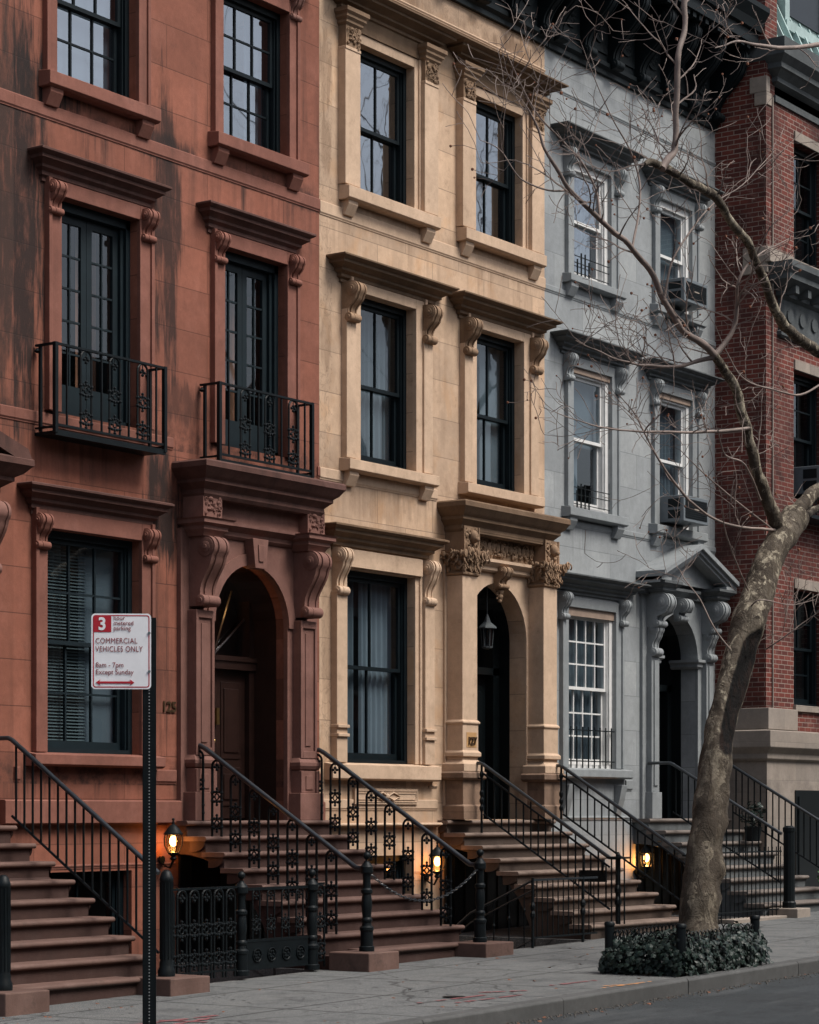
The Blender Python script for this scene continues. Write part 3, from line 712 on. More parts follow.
for xx, s in ((cx-1.02,1),(cx+.96,-1)):
    t = MB(); zb, zt = 2.35, 4.02; hw = .165; yo = -.17
    t.box(xx-hw,xx+hw,yo,-.05,zb,zt); 
    for (u0,u1,v0,v1) in ((xx-hw,xx-hw+.045,zb,zt),(xx+hw-.045,xx+hw,zb,zt),(xx-hw+.045,xx+hw-.045,zt-.09,zt),(xx-hw+.045,xx+hw-.045,zb,zb+.09)): t.box(u0,u1,yo-.025,yo,v0,v1)
    t.box(xx-.055,xx+.055,yo-.012,yo,zb+.15,zt-.15)
    t.cornice(xx-hw,xx+hw,[(.0,2.20),(.03,2.22),(.05,2.26),(.05,2.30),(.02,2.34),(.0,2.36)], yb=yo)
    t.box(xx-hw-.02,xx+hw+.02,yo-.02,-.05,1.93,2.2); t.box(xx-hw-.02,xx-hw+.04,yo-.045,yo-.02,1.93,2.2)
    t.box(xx+hw-.04,xx+hw+.02,yo-.045,yo-.02,1.93,2.2); t.box(xx-.07,xx+.07,yo-.032,yo-.02,1.97,2.14)
    t.box(xx-hw-.07,xx+hw+.07,yo-.07,-.05,1.6,1.93)
    t.build('pilaster', M['redportal'], dw, bevel=.006)
    console(dw, xx, .27, 4.86, .80, .38, .24, M['redportal'], y0=-.06, r1=.13, r2=.065)
    t = MB(); t.cornice(xx-.17,xx+.17,[(.0,4.86),(.02,4.90),(.05,4.93),(.05,4.97),(.1,5.0),(.1,5.04),(.12,5.06)], yb=-.3); t.box(xx-.17,xx+.17,-.3,0,5.06,5.36)
    carve(t, xx-.15, xx+.15, 5.09, 5.33, -.3, .03, 26, 3)
    t.build('entablature_block', M['redportal'], dw, smooth=30)
t = MB(); t.ex_y([(cx-.10,4.58),(cx+.10,4.58),(cx+.15,4.93),(cx-.15,4.93)], -.2, -.05); t.ex_y([(cx-.045,4.66),(cx+.045,4.66),(cx+.06,4.86),(cx-.06,4.86)], -.215, -.2); t.build('keystone', M['redportal'], dw, bevel=.006)
t = MB(); t.cornice(cx-.85,cx+.8,[(.0,4.9),(.03,4.93),(.03,4.98),(.09,5.02),(.12,5.04),(.12,5.08)], yb=-.08, sides=(0,0)); t.box(cx-.85,cx+.8,-.16,0,5.08,5.36); t.build('frieze', M['redportal'], dw, smooth=25)
PH = [(.0,5.30),(.04,5.34),(.04,5.39),(.12,5.44),(.16,5.46),(.16,5.50),(.24,5.54),(.30,5.60),(.33,5.62),(.33,5.68),(.30,5.70)]
t = MB(); t.cornice(-2.6,-.36,[(o*.66,z) for o,z in PH], yb=-.30); t.box(-2.6,-.36,-.30,.0,5.33,5.36); t.build('door_hood', M['redhood'], dw, smooth=25)
def panelled_leaf(dw, a, b, c, d, y, mat, cols=1, nm='door_leaf', handle=None):
    l = MB(); l.box(a,b,y,y+.05,c,d); W = (b-a); zs_ = [c+.12,c+.55,c+.95,d-.12]
    for z0,z1 in ((c+.15,c+.62),(c+.72,d-.15)):
        l.box(a+W*.18,b-W*.18,y-.012,y,z0,z1); l.box(a+W*.26,b-W*.26,y-.026,y-.012,z0+.08,z1-.08)
    return l.build(nm, mat, dw, bevel=.006)
vd = MB(); vd.box(cx-.7,cx-.6,.45,.62,1.6,4.6); vd.box(cx+.6,cx+.7,.45,.62,1.6,4.6); vd.box(cx-.7,cx+.7,.42,.64,3.42,3.56); vd.box(cx-.7,cx+.7,.40,.64,3.52,3.58)
for k in range(1,6):
    a0 = math.pi*k/6; vd.tube([(cx,.52,3.6),(cx-.68*math.cos(a0),.52,3.6+.9*math.sin(a0))], .015, 5)
vd.build('door_frame', M['door'], dw); lining(dw, cx, .694, 1.6, 4.614, M['door'], y0=.11)
for (a,b) in ((cx-.6,cx-.02),(cx+.02,cx+.6)): panelled_leaf(dw, a,b,1.62,3.42,.52, M['door'])
t = MB(); t.quad((cx-.68,.56,3.58),(cx+.68,.56,3.58),(cx+.68,.56,4.6),(cx-.68,.56,4.6)); t.build('fanlight', M['glass'], dw)
t = MB(); t.box(cx+.0,cx+.05,.47,.50,2.75,2.95); t.ball((cx-.08,.46,2.55),.03); t.build('door_handle', M['brass'], dw)
t = MB(); t.lathe([(.0,4.50),(.07,4.505),(.09,4.53),(.09,4.55)], (cx-.18,.25,0), 12); t.build('porch_light', M['bulb'], dw)
pl = bpy.data.lights.new('porch_glow','POINT'); pl.energy = .04; pl.color = (1,.6,.3); pl.shadow_soft_size = .05; po = bpy.data.objects.new('porch_glow', pl); COL.objects.link(po); po.location = (cx-.18,.25,4.42)
st, rise, ys125, zs125 = stoop(H, -2.85, .0, 1.6, -.25, 9, .27, M['redstep'], M['redriser_shade'])
digits(H, '125', -2.87, 2.84, -.005, .17, M['bronze'])

# ================================================================== house 123 (left neighbour)
H3 = thing('brownstone_house', 'dark red brownstone sliver at the left edge, behind the plain railed stoop', 'house', (-8.1, 0, 0))
w3 = [(-10.2,-9.0,9.62,11.4),(-7.6,-6.4,9.62,11.4),(-10.2,-9.0,6.1,8.33),(-7.6,-6.4,6.1,8.33),(-10.4,-9.0,2.34,4.74)]
facade_wall(-10.8, -5.38, -1.2, 13.8, w3, arches=[(-7.7,-6.3,1.5,4.62)]).build('wall', M['red2'], H3)
for h in w3:
    w_ = sash_window(H3, *h, 3,2, M['blackframe'], M['glass']); surround(w_, *h, M['redtrim'], width=.17)
    hood(w_, h[0]-.2, h[1]+.2, h[3]+.42, M['redhood'])
belts(H3, -10.8, -5.38, [(9.12,.16,.05),(5.83,.14,.05),(1.55,.28,.1)], M['redtrim'], skip=[(-8.3,-5.6,1.0,2.4),(-8.4,-5.6,5,6.2)])
cx3 = -7.0
t = MB(); t.box(cx3-1.2,cx3-.7,-.1,.003,1.6,4.95); t.box(cx3+.7,cx3+1.2,-.1,.003,1.6,4.95); t.box(cx3-.7,cx3+.7,-.1,.003,4.62,4.95); dw3 = t.build('doorway', M['redportal'], H3)
for xx in (cx3-1.0, cx3+1.0): console(dw3, xx, .27, 4.9, .75, .36, .22, M['redportal'], y0=-.08, r1=.12, r2=.06)
t = MB(); t.cornice(cx3-1.1, cx3+1.1, [(o*.85,z-.35) for o,z in PH], yb=-.25); t.build('door_hood', M['redhood'], dw3, smooth=25)
t = MB()
for s in (-1,1): t.ex_y([(cx3+s*1.36,5.33),(cx3+s*1.30,5.44),(cx3,5.86),(cx3,5.72),(cx3+s*1.1,5.34)], -.52, 0)
t.ex_y([(cx3-1.1,5.33),(cx3,5.7),(cx3+1.1,5.33)], -.34, 0); t.build('pediment', M['redhood'], dw3)
panelled_leaf(dw3, cx3-.65, cx3+.65, 1.62, 4.5, .5, M['door'])
st3, _, ys123, zs123 = stoop(H3, -8.38, -5.6, 1.56, -.25, 9, .27, M['redstep'], M['redriser_shade'])

# ================================================================== house 127 (tan sandstone)
H7 = thing('sandstone_house', 'tan sandstone house with carved portal, black sash windows and the number 127', 'house', (2.7, 0, 0))
t3 = [(.82,2.04,9.55,11.42),(3.49,4.71,9.55,11.42)]; t2 = [(.80,2.04,6.14,8.26),(3.49,4.70,6.14,8.26)]; t1 = (.55,2.06,2.32,4.76)
tb = (.85,2.05,-.3,1.14); dcx = 4.05; dr = .76; tdoor = (dcx-dr, dcx+dr, 1.6, 4.84)
facade_wall(0, 5.34, -1.2, 13.8, t3+t2+[t1, tb], arches=[tdoor]).build('wall', M['tan'], H7)
mb = MB(); mb.box(.1,5.2,1.6,1.65,-1,13); mb.build('interior', M['inside'], H7)
for i, (a,b,c,d) in enumerate(t3):
    w_ = sash_window(H7, a,b,c,d, 2,1, M['blackframe'], M['glasshi'], yf=.1, split=.47)
    surround(w_, a,b,c,d, M['tantrim'], width=.1, out=.03, head=.12, sill_out=.17, sill_h=.17, sill_ext=.32)
    for xx in (a-.27, b+.27):                 # flat pilaster with carved cap
        p = MB(); p.box(xx-.16,xx+.16,-.12,.003,c,11.23); p.box(xx-.16,xx+.16,-.13,.003,11.23,11.27); p.build('pilaster', M['tantrim'], w_, bevel=.006)
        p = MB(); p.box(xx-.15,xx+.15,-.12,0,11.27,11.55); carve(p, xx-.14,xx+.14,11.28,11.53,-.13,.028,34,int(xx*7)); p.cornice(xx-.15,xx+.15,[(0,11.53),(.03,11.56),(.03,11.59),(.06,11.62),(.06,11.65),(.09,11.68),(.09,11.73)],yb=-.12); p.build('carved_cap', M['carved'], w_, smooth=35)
    p = MB(); p.box(a-.12,b+.12,-.052,.003,11.545,11.75); p.build('frieze', M['tandark'], w_)
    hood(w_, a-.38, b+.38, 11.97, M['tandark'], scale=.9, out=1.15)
for i, (a,b,c,d) in enumerate(t2):
    cur = [((a+.1),(b-.1),c,d,M['curtain'],'drape')] if i == 0 else [(a+.1,a+.55,c,d,M['sheer'],'drape'),(a+.6,b-.08,c,d,M['curtain'],'flat')]
    w_ = sash_window(H7, a,b,c,d, 2,1, M['blackframe'], M['glass'], yf=.1, split=.47, curtains=cur)
    surround(w_, a,b,c,d, M['tantrim'], width=.2, out=.06, head=.16, sill_out=.17, sill_h=.15, sill_ext=.18, corbels=(i == 0))
    for xx in (a-.24, b+.24):
        p = MB(); p.box(xx-.1,xx+.1,-.09,.003,c,8.0); p.build('pilaster', M['tantrim'], w_, bevel=.006)
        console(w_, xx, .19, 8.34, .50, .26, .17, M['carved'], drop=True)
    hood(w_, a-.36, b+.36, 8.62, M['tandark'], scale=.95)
a,b,c,d = t1
w_ = sash_window(H7, a,b,c,d, 2,1, M['blackframe'], M['glass'], yf=.1, curtains=[(a+.12,a+.62,c,d,M['curtain'],'drape'),(a+.74,b-.08,c,d,M['sheer'],'drape')])
surround(w_, a,b,c,d, M['tantrim'], width=.1, out=.03, head=.2, sill_out=.14, sill_h=.2, corbels=False, sill_ext=.35)
for xx in (a-.2, b+.24):
    p = MB(); p.box(xx-.11,xx+.11,-.1,.003,c,4.45); p.box(xx-.12,xx+.12,-.13,.003,2.75,2.79); p.box(xx-.12,xx+.12,-.13,.003,2.64,2.68); p.build('pilaster', M['tantrim'], w_, bevel=.006)
    console(w_, xx, .18, 5.0, .60, .22, .15, M['tantrim'])
p = MB(); p.box(a-.1,b+.1,-.08,.003,4.78,5.0); p.build('frieze', M['tantrim'], w_)
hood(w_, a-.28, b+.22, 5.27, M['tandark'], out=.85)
sash_window(H7, *tb, 2,1, M['blackframe'], M['glass'], yf=.12)
belts(H7, 0, 5.34, [(9.1,.17,.05),(5.82,.15,.05),(2.02,.03,.05),(1.72,.14,.05),(1.5,.06,.1),(12.18,.05,.05),(.9,.03,.03)], M['tantrim'], skip=[(2.6,5.34,1.0,2.4),(2.6,5.34,5.5,6.0),(.05,2.4,2.0,2.2),(.85,2.05,.5,1.14)])
p = MB(); p.box(.7,2.1,-.045,.003,1.8,2.0)      # carved panel below the parlour window
for k in (0,1):
    e = .03+k*.03; q = [(.7+e,-.05,1.8+e),(2.1-e,-.05,1.8+e),(2.1-e,-.05,2.0-e),(.7+e,-.05,2.0-e)]; p.tube(q, .006, 4, closed=True)
for s in (-1,1): p.tube([(1.4,-.05,1.9),(1.4+s*.12,-.06,1.95),(1.4+s*.28,-.05,1.9),(1.4+s*.12,-.06,1.85),(1.4,-.05,1.9)], .012, 5)
p.ball((1.4,-.05,1.9), .04, sy=.6); p.build('carved_panel', M['tantrim'], H7, smooth=40)
# portal
D = MB(); D.box(dcx-1.3,dcx-dr,-.03,.003,1.6,5.0); D.box(dcx+dr,dcx+1.28,-.03,.003,1.6,5.0); sp = tdoor[3]-dr
ring = [(dcx-dr*math.cos(math.pi*k/n), sp+dr*math.sin(math.pi*k/n)) for k in range(n+1)]
for k in range(n):
    p_, q_ = ring[k], ring[k+1]; D.ex_y([p_, q_, (q_[0],5.0), (p_[0],5.0)], -.03, .003)
dw = D.build('doorway', M['tantrim'], H7)
for j, xx in enumerate((2.98, 5.04)):
    t = MB(); hw = .18; yo = -.28
    t.box(xx-hw,xx+hw,yo,0,2.86,4.84)
    t.cornice(xx-hw,xx+hw,[(.07,2.24),(.07,2.34),(.03,2.37),(.0,2.40)], yb=yo); t.box(xx-hw-.005,xx+hw+.005,yo-.005,0,2.40,2.43)
    t.cornice(xx-hw,xx+hw,[(.0,2.43),(.04,2.44),(.04,2.49),(.01,2.52),(.01,2.86),(.03,2.88),(.03,2.90),(0,2.93)], yb=yo)
    t.build('pilaster', M['tantrim'], dw, bevel=.006)
    t = MB(); t.box(xx-hw-.03,xx+hw+.03,yo-.03,0,1.6,2.12); t.cornice(xx-hw-.06,xx+hw+.06,[(.0,2.12),(.06,2.15),(.06,2.22),(.03,2.24)], yb=yo-.03); t.cornice(xx-hw-.03,xx+hw+.03,[(.03,1.6),(.03,1.78),(.0,1.8)], yb=yo-.03); t.build('pedestal', M['tanbase'], dw, bevel=.006)
    t = MB(); t.cornice(xx-hw,xx+hw,[(.0,4.84),(.03,4.86),(.03,4.88),(.0,4.90),(.02,5.0),(.05,5.08),(.09,5.14),(.09,5.18)], yb=yo)
    rnd = random.Random(j+5)
    for q in range(150):
        zz = rnd.uniform(4.92,5.16); oo = .02+.10*((zz-4.92)/.24)**1.5; f = rnd.random()
        if rnd.random() < .55: c_ = Vector((xx-hw-oo+(2*hw+2*oo)*f, yo-oo, zz)); ax = Vector((1,0,0)); nr = Vector((0,-1,0))
        else: c_ = Vector((rnd.choice((xx-hw-oo, xx+hw+oo)), yo-oo+(-yo+oo)*f, zz)); ax = Vector((0,1,0)); nr = Vector((-1 if c_.x < xx else 1,0,0))
        rr = rnd.uniform(.018,.045)
        if q%3: t.ball(c_, rr, sx=.8, sy=.8, sz=rnd.uniform(.8,1.6), n=6, m=4)
        else: t.tube([c_+ax*rr*1.4*math.cos(a_)+Vector((0,0,rr*1.4*math.sin(a_)))+nr*(.012*a_) for a_ in [.7*w_i for w_i in range(7)]], rr*.32, 5)
    for sx_ in (-1,1):
        for zz in (5.12,): t.lathe([(.02,-.03),(.055,-.02),(.055,.02),(.02,.03)], (xx+sx_*(hw+.06), yo-.09, zz), 10, 'y')
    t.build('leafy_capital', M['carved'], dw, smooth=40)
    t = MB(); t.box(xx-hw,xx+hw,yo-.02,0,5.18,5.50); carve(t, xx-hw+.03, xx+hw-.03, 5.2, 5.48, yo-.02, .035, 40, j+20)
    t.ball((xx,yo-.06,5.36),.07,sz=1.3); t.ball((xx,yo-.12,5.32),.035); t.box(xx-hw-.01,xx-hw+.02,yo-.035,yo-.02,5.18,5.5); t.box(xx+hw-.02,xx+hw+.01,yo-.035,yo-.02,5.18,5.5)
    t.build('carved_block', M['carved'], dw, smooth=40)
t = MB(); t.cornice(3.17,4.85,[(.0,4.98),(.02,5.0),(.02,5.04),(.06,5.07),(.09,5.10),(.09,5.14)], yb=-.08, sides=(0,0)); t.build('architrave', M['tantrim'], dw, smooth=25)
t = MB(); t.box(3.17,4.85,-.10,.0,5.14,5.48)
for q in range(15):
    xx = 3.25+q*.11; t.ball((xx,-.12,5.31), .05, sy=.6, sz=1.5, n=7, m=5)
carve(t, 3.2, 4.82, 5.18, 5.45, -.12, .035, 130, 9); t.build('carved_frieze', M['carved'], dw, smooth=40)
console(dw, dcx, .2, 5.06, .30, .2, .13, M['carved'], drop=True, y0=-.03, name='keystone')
t = MB(); t.cornice(2.8,5.1,[(o*.6,z+.12) for o,z in PH], yb=-.26); t.box(2.8,5.1,-.28,0,5.43,5.46); t.build('door_hood', M['tandark'], dw, smooth=25)
t = MB(); t.box(dcx-dr,dcx-.6,.42,.66,1.6,4.7); t.box(dcx+.6,dcx+dr,.42,.66,1.6,4.7); t.box(dcx-dr,dcx+dr,.42,.66,3.62,3.72); t.build('door_frame', M['doorblack'], dw); lining(dw, dcx, dr, 1.6, 4.84, M['doorblack'])
for (a,b) in ((dcx-.6,dcx-.01),(dcx+.01,dcx+.6)): panelled_leaf(dw, a,b,1.62,3.62,.55, M['doorblack'])
t = MB(); t.quad((dcx-.7,.6,3.7),(dcx+.7,.6,3.7),(dcx+.7,.6,4.8),(dcx-.7,.6,4.8)); t.build('fanlight', M['glass'], dw)
st, rise7, ys127, zs127 = stoop(H7, 2.62, 5.38, 1.59, -.15, 9, .275, M['tanstep'], M['tanriser_shade'], blocks=False)
digits(H7, '127', 3.0, 2.60, -.30, .14, M['bronze'])
t = MB(); t.box(2.88,3.12,-.294,-.285,2.56,2.76); t.build('number_plate', simple('ochre_stone',(.42,.24,.10),.7), H7)

# ================================================================== house 129 (grey)
H9 = thing('painted_stone_house', 'blue-grey painted house with white sash windows and a pedimented doorway', 'house', (7.9, 0, 0))
g3 = [(6.1,7.18,9.45,11.11),(8.68,9.72,9.45,11.11)]; g2 = [(6.09,7.2,6.1,8.14),(8.66,9.73,6.1,8.14)]; g1 = (5.95,7.32,2.34,4.66)
gb = (6.0,7.05,-.3,1.05); gcx = 9.2; gr = .68; gdoor = (gcx-gr,gcx+gr,1.55,4.76)
facade_wall(5.34, 10.55, -1.2, 13.8, g3+g2+[g1, gb], arches=[gdoor]).build('wall', M['grey'], H9)
mb = MB(); mb.box(5.45,10.4,1.6,1.65,-1,13); mb.build('interior', M['inside'], H9)
for i, (a,b,c,d) in enumerate(g3):
    cur = [(a+.5,b-.08,c,d,M['sheer'],'drape')] if i == 0 else [(a+.1,b-.1,c+.5,d,M['curtain'],'flat')]
    w_ = sash_window(H9, a,b,c,d, 1,1, M['white'], M['glasshi' if i == 0 else 'glass'], yf=.03, curtains=cur, jamb=.09)
    surround(w_, a,b,c,d, M['greytrim'], width=.17, out=.04, head=.14, sill_out=.15, sill_h=.12, sill_ext=.1)
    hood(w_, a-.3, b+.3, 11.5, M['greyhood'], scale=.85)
    for xx in (a-.17, b+.17): console(w_, xx, .14, 11.26, .42, .18, .12, M['greytrim'])
for i, (a,b,c,d) in enumerate(g2):
    cur = [(a+.1,a+.55,c,c+1,M['sheer'],'drape'),(a+.1,b-.1,c+.95,d,M['curtain'],'flat')] if i == 0 else [(a+.1,b-.1,c,d,M['curtain'],'drape')]
    w_ = sash_window(H9, a,b,c,d, 1,1, M['white'], M['glass'], yf=.03, curtains=cur, jamb=.09)
    surround(w_, a,b,c,d, M['greytrim'], width=.17, out=.04, head=.14, sill_out=.16, sill_h=.14, sill_ext=.12)
    p = MB(); p.box(a,b,.0,.03,d-.08,d); p.build('head_board', M['headb'], w_)
    hood(w_, a-.3, b+.3, 8.54, M['greyhood'], scale=.85)
    for xx in (a-.17, b+.17): console(w_, xx, .14, 8.3, .40, .18, .12, M['greytrim'])
a,b,c,d = g1
w_ = sash_window(H9, a,b,c,d, 4,3, M['white'], M['glass'], yf=.03, jamb=.09, curtains=[(a+.1,b-.1,c,d,M['curtain'],'drape')])
surround(w_, a,b,c,d, M['greytrim'], width=.17, out=.04, head=.14, sill_out=.15, sill_h=.13, sill_ext=.15, corbels=False)
p = MB(); p.box(a,b,.0,.03,d-.12,d); p.build('head_board', M['headb'], w_)
hood(w_, a-.3, b+.3, 5.1, M['greyhood'], scale=.85)
for xx in (a-.17, b+.17): console(w_, xx, .14, 4.86, .40, .18, .12, M['greytrim'])
p = MB()
for k in range(8): x = a+.1+(b-a-.2)*k/7; p.box(x-.008,x+.008,-.02,-.005,c,c+.6)
for z in (c+.1,c+.55): p.box(a+.02,b-.02,-.023,-.003,z-.008,z+.008)
p.build('window_guard', M['iron'], w_)
for xx in (a-.15, b):
    p = MB(); p.ex_x([(0,2.1),(-.14,2.1),(-.1,1.9),(-.02,1.62),(0,1.62)], xx, xx+.16); p.build('sill_bracket', M['greytrim'], w_, bevel=.005)
for (aa,bb,cc) in ((g3[0][0],g3[0][1],9.45),(g2[0][0],g2[0][1],6.1)):
    p = MB()
    for k in range(4): x = aa+.12+(bb-aa-.2)*k/8; p.box(x-.009,x+.009,-.03,-.012,cc,cc+(.36 if k in (1,2) else .26))
    for z in (cc+.06,cc+.2,cc+.3): p.box(aa+.02,bb-.05,-.028,-.014,z-.005,z+.005)
    p.build('window_guard', M['iron'], H9)
sash_window(H9, *gb, 2,1, M['blackframe'], M['glass'], yf=.12)
belts(H9, 5.34, 10.55, [(9.1,.1,.05),(5.82,.1,.05),(12.0,.06,.05),(2.02,.16,.06),(1.58,.06,.06)], M['greytrim'], skip=[(7.85,10.55,1.0,2.4),(5.6,7.65,2.0,2.2)])
D = MB(); D.box(gcx-1.1,gcx-gr,-.05,.003,1.6,5.0); D.box(gcx+gr,gcx+1.2,-.05,.003,1.6,5.0); sp = gdoor[3]-gr
ring = [(gcx-gr*math.cos(math.pi*k/n), sp+gr*math.sin(math.pi*k/n)) for k in range(n+1)]
for k in range(n):
    p_, q_ = ring[k], ring[k+1]; D.ex_y([p_, q_, (q_[0],5.0), (p_[0],5.0)], -.05, .003)
dw = D.build('doorway', M['greytrim'], H9)
for xx in (gcx-.86, gcx+.92):
    t = MB(); t.box(xx-.12,xx+.12,-.14,0,2.0,4.1); t.box(xx-.06,xx+.06,-.16,-.14,2.1,4.0); t.box(xx-.15,xx+.15,-.17,0,1.6,2.0); t.build('pilaster', M['greytrim'], dw, bevel=.006)
    console(dw, xx, .24, 5.02, .52, .40, .24, M['greytrim'], y0=-.04, r1=.15, r2=.05)
    console(dw, xx, .2, 4.56, .50, .2, .18, M['greytrim'], y0=-.04, r1=.09, r2=.065)
    t = MB(); t.cornice(xx-.17,xx+.17,[(.0,5.02),(.04,5.05),(.04,5.09),(.1,5.13),(.12,5.15),(.12,5.19)], yb=-.34); t.build('impost_block', M['greyhood'], dw, smooth=25)
for xx in (gcx-gr, gcx+gr):
    t = MB(); t.cornice(xx-.06,xx+.06,[(0,3.95),(.03,3.98),(.03,4.02),(.07,4.05),(.07,4.09)], yb=-.06, yw=.4); t.build('impost', M['greytrim'], dw, smooth=25)
console(dw, gcx, .22, 5.0, .36, .24, .14, M['greytrim'], y0=-.05, r1=.11, r2=.05, name='keystone')
t = MB(); t.cornice(gcx-.5,gcx+.5,[(.0,5.02),(.04,5.06),(.08,5.1),(.08,5.14)], yb=-.12, sides=(0,0)); t.box(gcx-1.15,gcx+1.2,-.12,0,5.0,5.3); t.build('entablature', M['greyhood'], dw, smooth=25)
t = MB(); hw = 1.22; yo = -.5
for (o0,o1,dy) in ((.0,.07,0),(.07,.13,.05),(.13,.18,.09)):
    for s in (-1,1):
        t.ex_y([(gcx+s*hw,5.33-o0),(gcx,5.82-o0),(gcx,5.82-o1),(gcx+s*hw,5.33-o1)], yo+dy, 0)
t.ex_y([(gcx-hw+.1,5.2),(gcx,5.65),(gcx+hw-.1,5.2)], -.2, 0)
for s in (-1,1): t.box(gcx+s*hw,gcx+s*(hw-.32),yo+.06,0,5.19,5.24); 
t.build('pediment', M['greytrim'], dw)
t = MB(); t.box(gcx-gr,gcx-.55,.42,.66,1.6,4.6); t.box(gcx+.55,gcx+gr,.42,.66,1.6,4.6); t.box(gcx-gr,gcx+gr,.42,.66,3.6,3.7); t.build('door_frame', M['doorblack'], dw); lining(dw, gcx, gr, 1.55, 4.76, M['doorblack'])
for (a,b) in ((gcx-.55,gcx-.01),(gcx+.01,gcx+.55)): panelled_leaf(dw, a,b,1.6,3.6,.55, M['doorblack'])
t = MB(); t.quad((gcx-.66,.6,3.7),(gcx+.66,.6,3.7),(gcx+.66,.6,4.7),(gcx-.66,.6,4.7)); t.build('fanlight', M['glass'], dw)
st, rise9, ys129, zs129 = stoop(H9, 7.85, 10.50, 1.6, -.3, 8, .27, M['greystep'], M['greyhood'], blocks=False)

# black bracketed roof cornices (tan and grey houses)
def roof_cornice(house, x0, x1, mat, zb=12.55):
    m_ = MB(); P_ = [(.003,zb),(-.06,zb),(-.06,zb+.07),(-.11,zb+.11),(-.11,zb+.17),(-.05,zb+.2),(-.05,zb+1.05),(-.12,zb+1.08),(-.12,zb+1.16),(-.20,zb+1.2),(-.78,zb+1.22),(-.78,zb+1.40),(-.84,zb+1.42),(-.88,zb+1.55),(-.98,zb+1.7),(-.98,zb+1.78),(.003,zb+1.85)]
    m_.ex_x(P_, x0, x1); c_ = m_.build('roof_cornice', mat, house)
    nb = 6; W = (x1-x0)
    for k in range(nb+1):
        x = x0+.17+(W-.34)*k/nb
        console(c_, x, .2, zb+1.2, 1.1, .62, .18, mat, y0=-.05, r1=.17, r2=.07, name='cornice_bracket')
    for k in range(nb):
        xa = x0+.17+(W-.34)*(k+.5)/nb; p = MB()
        p.box(xa-.27,xa+.27,-.075,-.04,zb+.3,zb+.95); p.lathe([(.20,0),(.20,.03),(.16,.03),(.15,.01)], (xa,-.10,zb+.62), 16, 'y')
        for q in range(8): a_ = q*math.pi/4; p.ball((xa+.1*math.cos(a_),-.095,zb+.62+.1*math.sin(a_)), .045, sy=.5, n=6, m=4)
        p.ball((xa,-.1,zb+.62),.05, sy=.6); p.build('frieze_panel', mat, c_)
    for k in range(int(W/.22)):
        x = x0+.1+k*.22; p = None
        m2 = MB()
    d_ = MB()
    for k in range(int(W/.2)): x = x0+.06+k*.2; d_.box(x,x+.1,-.74,-.62,zb+1.14,zb+1.222)
    d_.build('dentil_row', mat, c_)['kind'] = 'stuff'
roof_cornice(H7, 0, 5.34, M['corn']); roof_cornice(H9, 5.36, 10.53, M['corn'])

# ================================================================== brick building on the right
HB = thing('brick_building', 'red brick building with pale stone ground floor standing forward at the right edge', 'building', (14, 0, 0))
FY = -.9
bw = [(11.55,12.75,10.55,12.5),(11.55,12.75,6.75,8.82),(11.55,12.75,3.42,5.3),(14.3,15.5,10.55,12.5),(14.3,15.5,6.75,8.82),(14.3,15.5,3.42,5.3)]
facade_wall(10.55, 18, 2.55, 13.5, bw, y=FY, back=9.9, depth=.35).build('wall', M['brick'], HB)
mb = MB(); mb.box(10.57,17.98,FY+1.4,FY+1.45,2.6,13.4); mb.build('interior', M['inside'], HB)
for i, h in enumerate(bw):
    a,b,c,d = h
    f = sash_window(HB, a,b,c,d, 2,2, M['blackframe'], M['glass'], yf=FY+.16)
    p = MB(); p.box(b-.02,b+.22,FY-.03,FY+.02,c,d+.05); p.box(a,b+.2,FY-.03,FY+.02,d,d+.16); 
    if i%3 == 2: p.box(a-.02,b+.1,FY-.05,FY+.1,c-.1,c)
    p.build('stone_surround', M['lime'], f, bevel=.005)
t = MB(); t.box(10.5,18,FY-.04,FY+9,-.5,2.5); t.build('stone_base', M['lime'], HB)
t = MB(); t.cornice(10.5,18,[(.04,2.5),(.1,2.54),(.1,2.62),(.16,2.68),(.2,2.72),(.2,2.98),(.04,3.0)], yb=FY, yw=FY+.9); t.box(10.44,11.5,FY-.1,FY+.9,3.0,3.34); t.build('stone_ledge', M['lime'], HB, bevel=.01)
t = MB(); t.box(10.53,11.5,FY-.03,FY+.4,10.2,10.62); t.box(10.50,18,FY-.10,FY,10.36,10.56); t.build('stone_band', M['lime'], HB, bevel=.01)
t = MB(); t.cornice(11.0,17.5,[(.02,9.25),(.06,9.28),(.06,9.34),(.03,9.36),(.03,9.86),(.1,9.9),(.1,9.96),(.3,10.08),(.34,10.1),(.34,10.18),(.42,10.26),(.42,10.36)], yb=FY-.02)
for k in range(14): t.box(11.0+k*.45,11.12+k*.45,FY-.3,FY,9.92,10.04); t.lathe([(.11,0),(.11,.03),(.07,.03),(.06,.01)], (11.28+k*.45,FY-.08,9.62), 12, 'y')
t.build('bay_entablature', M['limedark'], HB)
t = MB(); t.box(10.535,10.72,FY-.02,FY+.2,12.85,13.05); t.box(10.53,10.66,FY-.02,FY+.28,13.05,13.3); t.build('quoin', M['lime'], HB, bevel=.01)
t = MB(); t.cornice(10.85,18,[(.0,12.95),(.04,12.95),(.04,13.05),(.0,13.05),(.0,13.2),(.1,13.25),(.1,13.32),(.2,13.4),(.24,13.42),(.24,13.5),(.34,13.6),(.34,13.86),(.02,13.9)], yb=FY); t.build('roof_cornice', M['limedark'], HB)
t = MB(); t.box(10.56,10.98,FY+.02,FY+3,13.48,17.5); t.build('party_wall', M['brick'], HB)
t = MB(); t.quad((10.98,FY-.02,13.86),(18,FY-.02,13.86),(18,FY+1.6,17.5),(10.98,FY+1.6,17.5))
